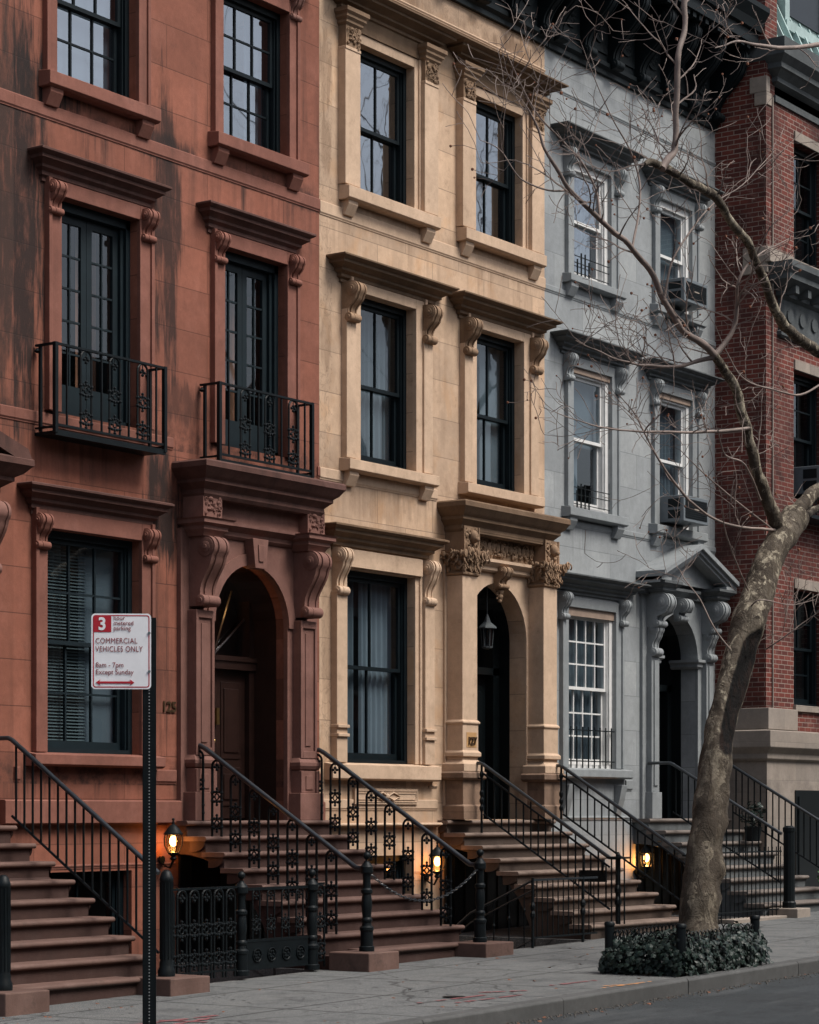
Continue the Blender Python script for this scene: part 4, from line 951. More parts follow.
for k in range(18): x = 11.05+k*.36; t.add([(x,FY-.04,13.88),(x+.05,FY-.04,13.88),(x+.05,FY+1.56,17.5),(x,FY+1.56,17.5),(x,FY-.1,13.95),(x+.05,FY-.1,13.95),(x+.05,FY+1.5,17.5),(x,FY+1.5,17.5)], [(4,5,6,7),(0,4,7,3),(1,5,6,2)])
t.build('mansard_roof', M['copper'], HB)
for xx in (11.55, 14.5):
    t = MB(); t.box(xx,xx+1.5,FY+.2,FY+1.4,14.45,16.6); t.box(xx-.08,xx+1.58,FY+.08,FY+1.4,14.3,14.45); t.box(xx-.06,xx+.1,FY+.12,FY+.3,14.45,16.6); t.box(xx+1.4,xx+1.56,FY+.12,FY+.3,14.45,16.6)
    d_ = t.build('dormer', M['copper'], HB); t = MB(); t.box(xx+.15,xx+1.35,FY+.17,FY+.19,14.6,16.4); t.build('dormer_glass', M['doorblack'], d_)
t = MB(); t.box(11.5,12.8,FY-.06,FY-.03,-.2,2.05); t.box(11.6,12.7,FY-.075,FY-.06,.2,1.95); t.build('door', M['doorblack'], HB)
t = MB()
for k in range(9): t.box(11.5+k*.16,11.51+k*.16,FY-.35,FY-.33,6.45,6.8)
t.box(11.45,12.9,FY-.36,FY-.32,6.78,6.81); t.box(11.45,12.9,FY-.36,FY-.32,6.43,6.46); t.box(11.45,12.9,FY-.36,FY,6.40,6.43); t.build('window_balcony', M['iron'], HB)
t = MB(); t.tube([(10.75,FY-.02,13.0),(10.76,FY-.02,3.3)], .014, 6); t.build('cable', M['lime'], HB)

# ================================================================== railings
def knuckle(mb, x, y, z, r=.02): mb.lathe([(r*.5,-r*1.6),(r,-r*.5),(r,r*.5),(r*.5,r*1.6)], (x,y,z), 8)
def newel_ornate(h=1.08):
    m_ = MB(); pr = [(.085,0),(.085,.05),(.07,.06),(.07,.22),(.078,.23),(.078,.26),(.055,.28),(.05,.31),(.062,.33),(.062,.35),(.048,.37),(.052,.42),(.06,.5),(.055,.58),(.047,.62),(.064,.64),(.064,.67),(.045,.69),(.042,.78),(.048,.84),(.072,.86),(.072,.92),(.05,.95),(.032,.97),(.03,.985)]
    m_.lathe([(r_, z*h/1.08) for r_, z in pr], n=12)
    m_.ball((0,0,h*.965+.0), .043, n=12, m=8); return m_
NEW = newel_ornate()
def place_mb(src, name, mat, parent, loc, smooth=35):
    m_ = MB(); m_.v = [(p[0]+loc[0], p[1]+loc[1], p[2]+loc[2]) for p in src.v]; m_.f = list(src.f); return m_.build(name, mat, parent, smooth=smooth)

def ornate_stair_rail(x, ys_, zs_, label, nz):
    T_ = thing('stair_railing', label, 'railing', (x, -1.3, .6), 'ornate stair railings of number 125')
    top0 = (ys_[0]+.02, 2.43); slope = (2.43-1.10)/(2.15); 
    yb = -2.43; h = MB()
    path = [(x, ys_[0]+.22, 2.45), (x, ys_[0]+.04, 2.46)]+[(x, ys_[0]-.04-t*(2.12)/10, 2.42-(1.33)*t/10) for t in range(11)]+[(x, yb-.1, 1.08)]
    h.tube(path, .029, 8); h.build('handrail', M['ironrail'], T_, smooth=50)
    for k in range(8):
        yc = ys_[k]+.10 if k else ys_[0]+.08
        yc = ys_[0]+.07-.27*k
        zt = 2.42-(ys_[0]-.04-yc)*(1.33/2.12)-.03
        if k == 0: zt = 2.40
        zb = zs_[k]
        p = MB(); ornate_panel(p, lambda u, z, yc=yc: (x, yc+u, z), zb, zt, hw=.068, r=.0155, k=1.35, orn=(.52,.17)); p.build('cast_panel', M['iron'], T_)
    place_mb(NEW, 'newel_post', M['iron'], T_, (x, -2.55, zs_[8]))
    return T_
ornate_stair_rail(-2.55, ys125, zs125, 'cast iron stair railing on the left side of the red stoop of number 125', 0)
ornate_stair_rail(-.28, ys125, zs125, 'cast iron stair railing on the right side of the red stoop of number 125', 0)
# chain across the steps
mb = MB(); A = Vector((-2.5,-2.55,1.04)); B = Vector((-.33,-2.55,1.04)); nl = 46
for k in range(nl):
    t0 = (k+.5)/nl; p = A.lerp(B, t0); p.z -= .34*4*t0*(1-t0); d = (B-A).normalized(); sl = -.34*4*(1-2*t0)/2.17; d = Vector((d.x,0,sl)).normalized()
    up = Vector((0,1,0)) if k%2 else d.cross(Vector((0,1,0)))
    mb.tube([p+d*.032*math.cos(a)+up*.014*math.sin(a) for a in [2*math.pi*q/8 for q in range(8)]], .0055, 5, closed=True)
tag(mb.build('chain', M['ironrail']), 'iron chain slung between the two newel posts of the red stoop', 'chain')

def plain_stair_rail(x, ytop, ybot, ztop, zbot, label, group, nbal, lower=.62, double=False, post_top=True, fat=None, twist=False, wallx=.35, zs_=None, ys_=None, bottom='step'):
    T_ = thing('stair_railing', label, 'railing', (x, (ytop+ybot)/2, .5), group)
    sl = (ztop-zbot)/(ytop-ybot)
    h = MB(); h.tube([(x, ytop+wallx, ztop+.02),(x, ytop+.05, ztop+.02),(x, ytop, ztop),(x, ybot, zbot)]+([(x, ybot-.12, zbot)] if double else []), .025, 8); h.build('handrail', M['ironrail'], T_, smooth=50)
    z = lambda y, d: ztop+(y-ytop)*sl-d
    h = MB(); h.tube([(x, ytop, z(ytop,lower)),(x, ybot, z(ybot,lower))], .014, 6)
    if double: h.tube([(x, ytop, z(ytop,.12)),(x, ybot, z(ybot,.12))], .014, 6)
    h.build('lower_rail', M['iron'], T_)
    for k in range(nbal):
        y = ytop+(ybot-ytop)*(k+.5)/nbal; p = MB()
        zt_ = z(y, .12 if (double and k%3) else 0); zb_ = z(y, lower)
        p.tube([(x,y,zb_),(x,y,zt_)], .0125, 6)
        if twist: knuckle(p, x, y, (zb_+zt_)/2, .016)
        p.build('baluster', M['iron'], T_)
    return T_
# 123
def find_tread(y, ys_, zs_):
    zz = zs_[0]
    for a_, b_ in zip(ys_, zs_):
        if y < a_: zz = b_
    return zz
for x, lab in ((-5.87,'plain bar stair railing rising along the right side of the leftmost stoop'),(-8.13,'plain bar stair railing on the far left side of the leftmost stoop')):
    T_ = plain_stair_rail(x, -.45, -2.42, 2.44, 1.1, lab, 'plain railings of the leftmost stoop', 17, lower=.78)
    p = MB(); p.lathe([(.085,0),(.085,.06),(.07,.09),(.07,.13),(.062,.16),(.062,.92),(.068,.93),(.068,.96),(.06,.98),(.045,1.02),(.02,1.04)], (x,-2.52,zs123[8]), 16)
    for k in range(12):
        a_ = k*math.pi/6; p.tube([(x+.062*math.cos(a_),-2.52+.062*math.sin(a_),zs123[8]+.17),(x+.062*math.cos(a_),-2.52+.062*math.sin(a_),zs123[8]+.92)], .007, 4)
    p.build('newel_post', M['iron'], T_, smooth=40)
# 127
for x, lab in ((3.05,'double-railed iron stair railing on the left side of the tan stoop'),(5.1,'double-railed iron stair railing on the right side of the tan stoop')):
    T_ = plain_stair_rail(x, -.45, -2.38, 2.33, 1.11, lab, 'iron railings of the tan stoop', 17, lower=.66, double=True, wallx=.1)
    p = MB(); p.tube([(x,-.42,zs127[1]),(x,-.42,2.33)], .016, 8); 
    for z_ in (1.75,1.85,1.95,2.2): knuckle(p, x, -.42, z_, .03)
    p.build('top_post', M['iron'], T_)
    b = MB(); b.tube([(x,-.42,2.15),(x,-.1,2.15)], .01, 6); b.build('wall_stay', M['iron'], T_)
    p = MB()
    for dy in (-.06,.06):
        for dx in (-.06,.06): p.tube([(x+dx,-2.5+dy,zs127[8]),(x+dx,-2.5+dy,1.11)], .012, 6)
    p.tube([(x,-2.5,zs127[8]),(x,-2.5,1.11)], .026, 8); knuckle(p, x, -2.5, .7, .045); knuckle(p, x, -2.5, .55, .045); p.box(x-.11,x+.11,-2.61,-2.39,1.10,1.125); knuckle(p, x, -2.5, 1.14, .03)
    p.build('newel_post', M['iron'], T_)
# 129
for x, lab in ((8.22,'thin iron railing on the left of the grey stoop ending at a thick post'),(10.2,'thin iron railing on the right of the grey stoop beside the brick building')):
    T_ = plain_stair_rail(x, -.5, -2.3, 2.42, 1.38, lab, 'iron railings of the grey house stoop', 17, lower=.72, wallx=.42)
    p = MB(); p.lathe([(.10,0),(.10,.08),(.085,.1),(.085,1.1),(.095,1.12),(.095,1.17),(.05,1.2)], (x,-2.42,.30), 12); p.build('newel_post', M['iron'], T_)
    t = MB(); t.box(x-.22,x+.22,-2.66,-2.2,.0,.30); t.build('stone_footing', M['lime'], T_, bevel=.012)

# ------------------------------------------------------------------ areaway fences
def ornate_fence(x0, x1, y, z0, z1, n, T_, post=True):
    r = MB(); r.box(x0,x1,y-.012,y+.012,z1-.02,z1+.005); r.build('top_rail', M['iron'], T_); r = MB(); r.box(x0,x1,y-.01,y+.01,z0+.08,z0+.1); r.build('bottom_rail', M['iron'], T_)
    for k in range(n):
        xc = x0+(x1-x0)*(k+.5)/n; p = MB(); ornate_panel(p, lambda u, z, xc=xc: (xc+u, y, z), z0+.02, z1-.02, hw=.072, r=.014, orn=(.55,.22), k=1.4); p.build('cast_panel', M['iron'], T_)
T_ = thing('area_fence', 'low ornate iron fence and gate with ball-topped posts left of the red stoop', 'fence', (-4.3,-2.2,0))
ornate_fence(-5.55,-4.38,-2.2,-.02,.93,6,T_); ornate_fence(-3.0,-2.86,-2.2,-.0,.93,1,T_)
for x in (-4.3,-3.08): place_mb(NEW, 'fence_post', M['iron'], T_, (x,-2.2,0))
g_ = MB(); g_.box(-4.22,-3.16,-2.21,-2.19,.05,.34); g_.box(-4.22,-3.16,-2.212,-2.188,.88,.91); g_.box(-4.22,-3.16,-2.215,-2.185,.34,.37)
for xx in (-4.05,-3.8,-3.55,-3.3):
    g_.tube([(xx+.07*math.cos(a),-2.218,.2+.07*math.sin(a)) for a in [q*math.pi/5 for q in range(10)]], .007, 5, closed=True)
    for q in range(6): g_.ball((xx+.035*math.cos(q*1.047),-2.212,.2+.035*math.sin(q*1.047)), .016, n=6, m=4)
ga = g_.build('gate', M['iron'], T_)
for xx in (-4.05,-3.8,-3.55,-3.3):
    p = MB(); ornate_panel(p, lambda u, z, xc=xx: (xc+u, -2.2, z), .36, .89, hw=.06, r=.010, orn=(.3,)); p.build('cast_panel', M['iron'], ga)
T_ = thing('area_fence', 'small plain iron gate and sloping handrail beside the tan stoop', 'fence', (1.6,-2.45,0))
r = MB(); y = -2.45; r.box(1.05,2.6,y-.015,y+.015,.86,.885); r.build('top_rail', M['ironrail'], T_); r = MB(); r.box(1.05,2.6,y-.01,y+.01,.16,.18); r.build('bottom_rail', M['iron'], T_); r = MB(); r.tube([(1.05,y,.87),(1.05,y+.9,.45),(1.05,y+1.6,-.1)], .016, 6); r.tube([(1.05,y,.75),(1.05,y+.9,.33),(1.05,y+1.6,-.22)], .012, 6); r.tube([(1.05,y,.15),(1.05,y+.9,-.3)], .012, 6); r.build('sloping_rail', M['ironrail'], T_)
for k in range(12):
    p = MB(); x = 1.15+k*.125; p.tube([(x,y,.17),(x,y,.87)], .009, 6)
    p.build('bar', M['iron'], T_)
for k in range(4):
    p = MB(); yy = y+.12+k*.22; p.tube([(1.05,yy,.05-k*.1),(1.05,yy,.82-k*.105)], .009, 6); knuckle(p, 1.05, yy, .5-k*.1, .018); p.build('bar', M['iron'], T_)
for x in (1.05, 2.25):
    p = MB(); p.tube([(x,y,.03),(x,y,.9)], .019, 8); knuckle(p, x, y, .45, .035); knuckle(p, x, y, .55, .035); p.build('post', M['iron'], T_)
T_ = thing('area_fence', 'tall plain bar fence in front of the basement beside the grey house stoop', 'fence', (7,-2.35,0))
r = MB(); r.box(5.5,8.1,-2.36,-2.34,1.12,1.14); r.build('top_rail', M['iron'], T_); r = MB(); r.box(5.5,8.1,-2.36,-2.34,.28,.3); r.build('bottom_rail', M['iron'], T_)
for k in range(20): p = MB(); x = 5.55+k*.133; p.tube([(x,-2.35,.15),(x,-2.35,1.2)], .009, 6); p.build('bar', M['iron'], T_)
t = MB(); t.box(6.3,8.1,-2.5,-2.25,.05,.2); tag(t.build('stone_kerbstone', M['lime'], bevel=.01), 'low pale stone kerb under the bar fence by the grey house stoop', 'kerbstone')

# ------------------------------------------------------------------ wall lanterns
def lantern(x, y, z, label, lit=2.2, group='lit wall lanterns by the basement doors', side=-1):
    T_ = thing('wall_lantern', label, 'lantern', (x,y,z-.2), group)
    c = MB(); c.lathe([(.0,.20),(.012,.19),(.014,.165),(.03,.155),(.055,.13),(.088,.085),(.095,.08),(.095,.068),(.06,.066)], (x,y,z), 8)
    c.ball((x,y,z+.21), .014)
    c.lathe([(.02,-.17),(.035,-.15),(.02,-.13),(.045,-.115),(.055,-.105),(.055,-.095),(.03,-.094)], (x,y,z), 8)
    for k in range(6):
        a = k*math.pi/3; c.tube([(x+.05*math.cos(a),y+.05*math.sin(a),z-.1),(x+.082*math.cos(a),y+.082*math.sin(a),z-.03),(x+.086*math.cos(a),y+.086*math.sin(a),z+.03),(x+.075*math.cos(a),y+.075*math.sin(a),z+.075)], .0055, 5)
    c.tube([(x,0,z-.22),(x,y*.4,z-.27),(x,y*.8,z-.24),(x,y,z-.17)], .011, 6); c.lathe([(.05,0),(.05,.02),(.03,.035)], (x,-.04,z-.2), 10, 'y')
    c.build('lantern_cage', M['iron'], T_, smooth=40)
    g = MB(); g.lathe([(.045,-.095),(.077,-.03),(.080,.03),(.062,.068)], (x,y,z), 12); g.build('lantern_glass', M['lampglass'], T_, smooth=60)
    b = MB(); b.ball((x,y,z+.01), .036, sz=1.4, n=12, m=8); b.build('bulb', M['bulb'], T_, smooth=60)
    ld = bpy.data.lights.new('lamp_glow','POINT'); ld.energy = lit; ld.color = (1,.42,.12); ld.shadow_soft_size = .04
    lo = bpy.data.objects.new('lamp_glow', ld); COL.objects.link(lo); lo.location = (x, y, z-.085); 
    for o_ in T_.children:
        for v_ in o_.data.vertices:
            if v_.co.y > -.12 and abs(v_.co.z-z) > .15: continue
            v_.co = Vector((x,y,z))+(v_.co-Vector((x,y,z)))*1.22
    return T_
lantern(-3.02, -.2, 1.36, 'lit carriage lantern on the red basement wall left of the red stoop')
lantern(2.32, -.2, 1.04, 'lit carriage lantern on the tan basement wall beside the arch of the tan stoop')
lantern(7.95, -.2, 1.0, 'lit lantern low on the grey basement wall by the arch of the grey stoop', 7)
T_ = thing('hanging_lantern', 'unlit glass lantern hanging in the dark arched entry of the tan house', 'lantern', (dcx-.02,.1,4.2))
c = MB(); lx, ly, lz = dcx+.02,.15,4.1
c.tube([(lx,ly,4.82),(lx,ly,lz+.32)], .006, 5); c.lathe([(.01,.33),(.03,.28),(.05,.22),(.13,.15),(.135,.13),(.06,.13)], (lx,ly,lz), 8); c.lathe([(.02,-.16),(.075,-.14),(.08,-.12),(.02,-.11)], (lx,ly,lz), 8)
for k in range(6): a = k*math.pi/3; c.tube([(lx+.07*math.cos(a),ly+.07*math.sin(a),lz-.13),(lx+.09*math.cos(a),ly+.09*math.sin(a),lz+.14)], .006, 5)
c.build('lantern_cage', simple('dull_pewter',(.05,.06,.065),.5), T_); g = MB(); g.lathe([(.066,-.12),(.084,.13)], (lx,ly,lz), 6); g.build('lantern_glass', M['glasshi'], T_)

# ------------------------------------------------------------------ air conditioners
def ac_unit(x0, x1, z0, z1, yo, yb, label):
    T_ = thing('air_conditioner', label, 'air conditioner', ((x0+x1)/2,yo,z0), 'window air conditioners')
    b = MB(); b.box(x0,x1,yo,yb,z0,z1); b.build('casing', M['ac'], T_, bevel=.008)
    g = MB(); g.box(x0+.05,x1-.05,yo-.006,yo+.01,z0+.05,z1-.05); 
    for k in range(9): z = z0+.07+(z1-z0-.14)*k/8; g.box(x0+.06,x1-.06,yo-.012,yo-.004,z-.004,z+.004)
    g.box(x0-.006,x0+.004,yo+.06,yb-.2,z0+.05,(z0+z1)/2-.02); g.box(x0-.006,x0+.004,yo+.06,yb-.2,(z0+z1)/2+.02,z1-.05)
    g.build('grille', M['acdark'], T_)
    p = MB(); p.box((x0+x1)/2-.08,(x0+x1)/2+.08,yo-.015,yo-.010,(z0+z1)/2-.006,(z0+z1)/2+.012); p.build('nameplate_bar', M['lime'], T_)
    s = MB(); s.tube([((x0+x1)/2,yo+.1,z0),((x0+x1)/2,-.02 if yb > -.2 else yb,z0-.24)], .018, 4); s.build('support_strut', M['ac'], T_)
ac_unit(8.72,9.52,6.14,6.54,-.42,.05,'air conditioner jutting from the second-floor right window of the grey house')
ac_unit(8.74,9.50,9.50,9.86,-.42,.05,'air conditioner jutting from the top right window of the grey house')
ac_unit(11.9,12.6,6.86,7.3,FY-.3,FY+.2,'pale air conditioner in the brick building window above the small balcony')

# ------------------------------------------------------------------ parking sign
SX, SY = -9.71, -5.32
T_ = thing('parking_sign', 'white and red parking sign on a dark perforated post at the kerb', 'street sign', (SX,SY,G(SX)), rz=R(-52), local=True)
zb_ = 0; 
p = MB(); hz = 3.22-G(SX)
p.box(.165,.270,.005,.012,zb_-.1,hz); p.box(.165,.173,.005,.05,zb_-.1,hz); p.box(.262,.270,.005,.05,zb_-.1,hz)
po_ = p.build('post', M['iron'], T_)
h_ = MB()
for k in range(120):
    z = .02+k*.0254
    h_.lathe([(.006,0),(.006,.002)], (.2175,.002,z), 6, 'y')
h_.build('post_holes', simple('post_hole_rim',(.25,.26,.27),.5), po_)
zs0, zs1 = 2.66-G(SX), 3.25-G(SX); wx = .232
def rrect(x0,x1,z0,z1,r,n=5):
    q = []
    for (cx_,cz_,a0) in ((x1-r,z0+r,-90),(x1-r,z1-r,0),(x0+r,z1-r,90),(x0+r,z0+r,180)):
        for k in range(n+1): a = R(a0+90*k/n); q.append((cx_+r*math.cos(a), cz_+r*math.sin(a)))
    return q
SW = simple('sign_white', (.82,.83,.87), .45, .05, 5); SR = simple('sign_red', (.42,.015,.03), .45, .08, 5); SD = simple('sign_dark_red', (.22,.02,.03), .5)
m_ = MB(); m_.ex_y(rrect(-wx,wx,zs0,zs1,.03), -.004, .0); pl_ = m_.build('sign_plate', SW, T_)
m_ = MB(); o_ = rrect(-wx+.012,wx-.012,zs0+.012,zs1-.012,.022); i_ = rrect(-wx+.02,wx-.02,zs0+.02,zs1-.02,.016); k_ = len(o_)
m_.add([(q[0],-.0052,q[1]) for q in o_]+[(q[0],-.0052,q[1]) for q in i_], [(k,(k+1)%k_,k_+(k+1)%k_,k_+k) for k in range(k_)]); m_.build('border', SR, pl_)
m_ = MB(); m_.quad((-wx+.02,-.0062,zs1-.145),(-wx+.155,-.0062,zs1-.145),(-wx+.155,-.0062,zs1-.015),(-wx+.02,-.0062,zs1-.015)); m_.build('red_square', SR, pl_)
def sign_text(txt, x, z, size, mat, sx=.82, sp=1.0, off=.0, y=-.0075, name='lettering'):
    c = bpy.data.curves.new(name, 'FONT'); c.body = txt; c.size = size; c.offset = off; c.extrude = .0004; c.align_x = 'LEFT'; c.space_line = .8; c.space_character = sp
    o = bpy.data.objects.new(name, c); COL.objects.link(o); dg = bpy.context.evaluated_depsgraph_get()
    me = bpy.data.meshes.new_from_object(o.evaluated_get(dg)); bpy.data.objects.remove(o)
    me.materials.clear(); me.materials.append(mat); o = bpy.data.objects.new(name, me); COL.objects.link(o); o.parent = pl_
    o.rotation_euler = (R(90),0,0); o.location = (x,y,z); o.scale = (sx,1,1)
sign_text('3', -wx+.052, zs1-.126, .135, SW, sx=.95, off=.004)
sign_text('hour', -wx+.172, zs1-.050, .048, SD, sx=.95, off=.0); sign_text('metered', -wx+.172, zs1-.090, .048, SD, sx=.95, off=.0); sign_text('parking', -wx+.172, zs1-.130, .048, SD, sx=.95, off=.0)
sign_text('COMMERCIAL', -wx+.032, zs1-.233, .061, SD, off=.0, sx=.79, sp=1.10); sign_text('VEHICLES ONLY', -wx+.032, zs1-.297, .061, SD, off=.0, sx=.77, sp=1.10)
sign_text('8am - 7pm', -wx+.033, zs1-.42, .056, SD, sx=.9, off=.0); sign_text('Except Sunday', -wx+.033, zs1-.475, .056, SD, sx=.9, off=.0)
m_ = MB(); za = zs0+.052; xa, xb = -wx+.035, wx-.13
m_.ex_y([(xa,za),(xa+.035,za+.023),(xa+.028,za+.008),(xb-.028,za+.008),(xb-.035,za+.023),(xb,za),(xb-.035,za-.023),(xb-.028,za-.008),(xa+.028,za-.008),(xa+.035,za-.023)], -.0075, -.0045); m_.build('arrow', SR, pl_)
m_ = MB()
for z in (zs1-.15, zs0+.14): m_.lathe([(.011,-.012),(.011,-.004)], (.2175,0,z), 8, 'y')
m_.build('bolt', M['ac'], pl_)

# ------------------------------------------------------------------ tree pit guard and ivy
T_ = thing('tree_guard', 'low black post-and-hoop edging around the ivy bed under the bare tree', 'tree guard', (-1.05,-5.55,0))
a,b,c,d = TP
for (x,y) in ((a,c),(b,c),(b,d),(a,d)):
    p = MB(); p.lathe([(.052,-.1),(.052,.50),(.058,.505),(.058,.53),(.045,.545)], (x,y,G(x)), 12); p.build('post', M['iron'], T_, smooth=40)
p = MB()
def hoops(p, A, B, nn):
    for k in range(nn):
        for off in (0,.5):
            s0 = A.lerp(B, (k+off)/nn); s1 = A.lerp(B, min(1,(k+off+1)/nn)); pts = []
            for t in range(7):
                u = t/6; q = s0.lerp(s1, u); q.z = G(q.x)+.30+.15*math.sin(math.pi*u)
                pts.append(q)
            p.tube(pts, .007, 5)
    p.tube([A+Vector((0,0,G(A.x)+.3)),B+Vector((0,0,G(B.x)+.3))], .008, 5)
for A,B in (((a,c),(b,c)),((b,c),(b,d)),((b,d),(a,d)),((a,d),(a,c))): hoops(p, Vector((*A,0)), Vector((*B,0)), 10 if A[1] == B[1] else 5)
p.build('hoop_edging', M['iron'], T_)
iv = MB(); rnd = random.Random(3)
def leaf(mb, p, s, nrm, rnd):
    u = nrm.orthogonal().normalized(); v = nrm.cross(u); an = rnd.random()*6.28; uu = u*math.cos(an)+v*math.sin(an); vv = nrm.cross(uu)
    pts = [(0,-.5,0),(.42,-.42,-.05),(.5,.05,-.12),(.22,.18,-.02),(0,.6,-.12),(-.22,.18,-.02),(-.5,.05,-.12),(-.42,-.42,-.05),(0,-.05,.05)]
    w_ = [p+uu*q[0]*s+vv*q[1]*s+nrm*q[2]*s for q in pts]
    mb.add(w_, [(8,0,1),(8,1,2),(8,2,3),(8,3,4),(8,4,5),(8,5,6),(8,6,7),(8,7,0)])
for k in range(6500):
    x = rnd.uniform(a-.06,b+.1); y = rnd.uniform(c-.06,d+.06)
    hgt = .34+.16*noise.noise(Vector((x*2.6,y*2.6,0)))+.09*noise.noise(Vector((x*7,y*7,3)))
    edge = min(x-a+.06, b+.1-x, y-c+.06, d+.06-y)
    hmax = hgt*min(1, .62+edge*2.2)
    if rnd.random() < .55:                      # leaves on the sides of the bed
        s_ = rnd.choice('fflrb')
        if s_ == 'f': y = c-abs(rnd.gauss(0,.07))-.02+.05*noise.noise(Vector((x*5,0,1))); nr = Vector((rnd.uniform(-.5,.5),-1,rnd.uniform(0,1.2)))
        elif s_ == 'l': x = a-abs(rnd.gauss(0,.07)); nr = Vector((-1,rnd.uniform(-.5,.5),rnd.uniform(0,1.2)))
        elif s_ == 'r': x = b+abs(rnd.gauss(0,.09)); nr = Vector((1,rnd.uniform(-.5,.5),rnd.uniform(0,1.2)))
        else: y = d+rnd.uniform(0,.07); nr = Vector((rnd.uniform(-.5,.5),1,rnd.uniform(0,1.2)))
        z = rnd.uniform(.02, hmax)
    else: z = hmax*rnd.uniform(.75,1.12); nr = Vector((rnd.uniform(-.7,.7),rnd.uniform(-.9,.5),1))
    leaf(iv, Vector((x,y,G(x)+z)), rnd.uniform(.03,.078), nr.normalized(), rnd)
tag(iv.build('ivy', M['leaf']), 'dark glossy ivy filling the tree bed', 'ivy', kind='stuff')

# ------------------------------------------------------------------ the bare tree
TY = -5.55
TR = thing('bare_street_tree', 'leaning bare plane tree with mottled bark and a long dark hollow, in the ivy bed', 'tree', (-.6,TY,0))
def pth(pts, Y0=TY, dy=0.0, jit=.0):
    out = []
    for i, q in enumerate(pts):
        Y = Y0+dy*i/(len(pts)-1)
        out.append(at(q[0], q[1], Y))
    return out
def smooth_path(P, R_, sub=5):
    """Catmull-Rom through the measured points"""
    o, r = [], []
    for i in range(len(P)-1):
        p0 = P[max(i-1,0)]; p1 = P[i]; p2 = P[i+1]; p3 = P[min(i+2,len(P)-1)]
        for k in range(sub):
            t = k/sub
            o.append(.5*((2*p1)+(p2-p0)*t+(2*p0-5*p1+4*p2-p3)*t*t+(3*p1-p0-3*p2+p3)*t**3)); r.append(R_[i]+(R_[i+1]-R_[i])*t)
    o.append(P[-1]); r.append(R_[-1]); return o, r
# trunk as a lumpy tube with a real hollow on its right side
tp = [(696,946),(697,932),(699,905),(704,860),(709,820),(714,780),(720,740),(729,700),(740,660),(750,620),(759,590),(769,560),(783,535),(795,515)]
tr_ = [.29,.245,.22,.205,.20,.195,.185,.185,.205,.205,.185,.175,.175,.16]
P_, R__ = smooth_path(pth(tp), tr_, 8)
nseg = 40; V = []; F = []; HV = []
rt = Vector((.5678,-.8232,0)); fw = Vector((.8232,.5678,0))
hol = set(); ROT = []
for i, (p, r) in enumerate(zip(P_, R__)):
    d = (P_[min(i+1,len(P_)-1)]-P_[max(i-1,0)]).normalized(); u = (rt-d*rt.dot(d)).normalized(); v = d.cross(u)
    for k in range(nseg):
        a_ = 2*math.pi*k/nseg; dr_ = u*math.cos(a_)+v*math.sin(a_)
        q = p+dr_*r
        lump = noise.noise(q*3.2)*.16+noise.noise(q*8+Vector((3,0,0)))*.07+noise.noise(q*20)*.025
        rr = r*.94*(1+lump)
        if q.z < .5: rr *= 1+.35*max(0,.5-q.z)*(1+.6*math.sin(a_*4+1))
        # burls
        for (bz, ba, bs, bh) in ((1.05,.15,.13,.3),(.75,.35,.1,.25),(1.6,.1,.1,.18),(1.35,-2.4,.16,.15),(5.0,.4,.15,.2)):
            da = (a_-ba+math.pi)%(2*math.pi)-math.pi
            rr *= 1+bh*math.exp(-((q.z-bz)/bs)**2-(da/.5)**2)
        # hollow: an oblong wound facing right and towards the street
        zc = q.z+.16*noise.noise(q*5); da = (a_-(-.72)+math.pi)%(2*math.pi)-math.pi
        hh = math.exp(-((zc-3.05)/.62)**4)*math.exp(-(da/.95)**4)
        lip = math.exp(-((math.sqrt(((zc-3.05)/.66)**2+(da/.84)**2)-1)/.16)**2)
        rr = rr*(1-.66*hh)*(1+.13*lip)
        ROT.append(min(1, max(0, (hh-.10)*4)))
        V.append(p+dr_*rr)
for i in range(len(P_)-1):
    for k in range(nseg): F.append((i*nseg+k, i*nseg+(k+1)%nseg, (i+1)*nseg+(k+1)%nseg, (i+1)*nseg+k))
mb = MB(); mb.add(V, F); tk = mb.build('trunk', M['bark'], TR, smooth=70)
at_ = tk.data.attributes.new('rot', 'FLOAT', 'POINT')
for vi, rv in enumerate(ROT): at_.data[vi].value = rv
BR = []                                         # (path, radii) of limbs, for twigs
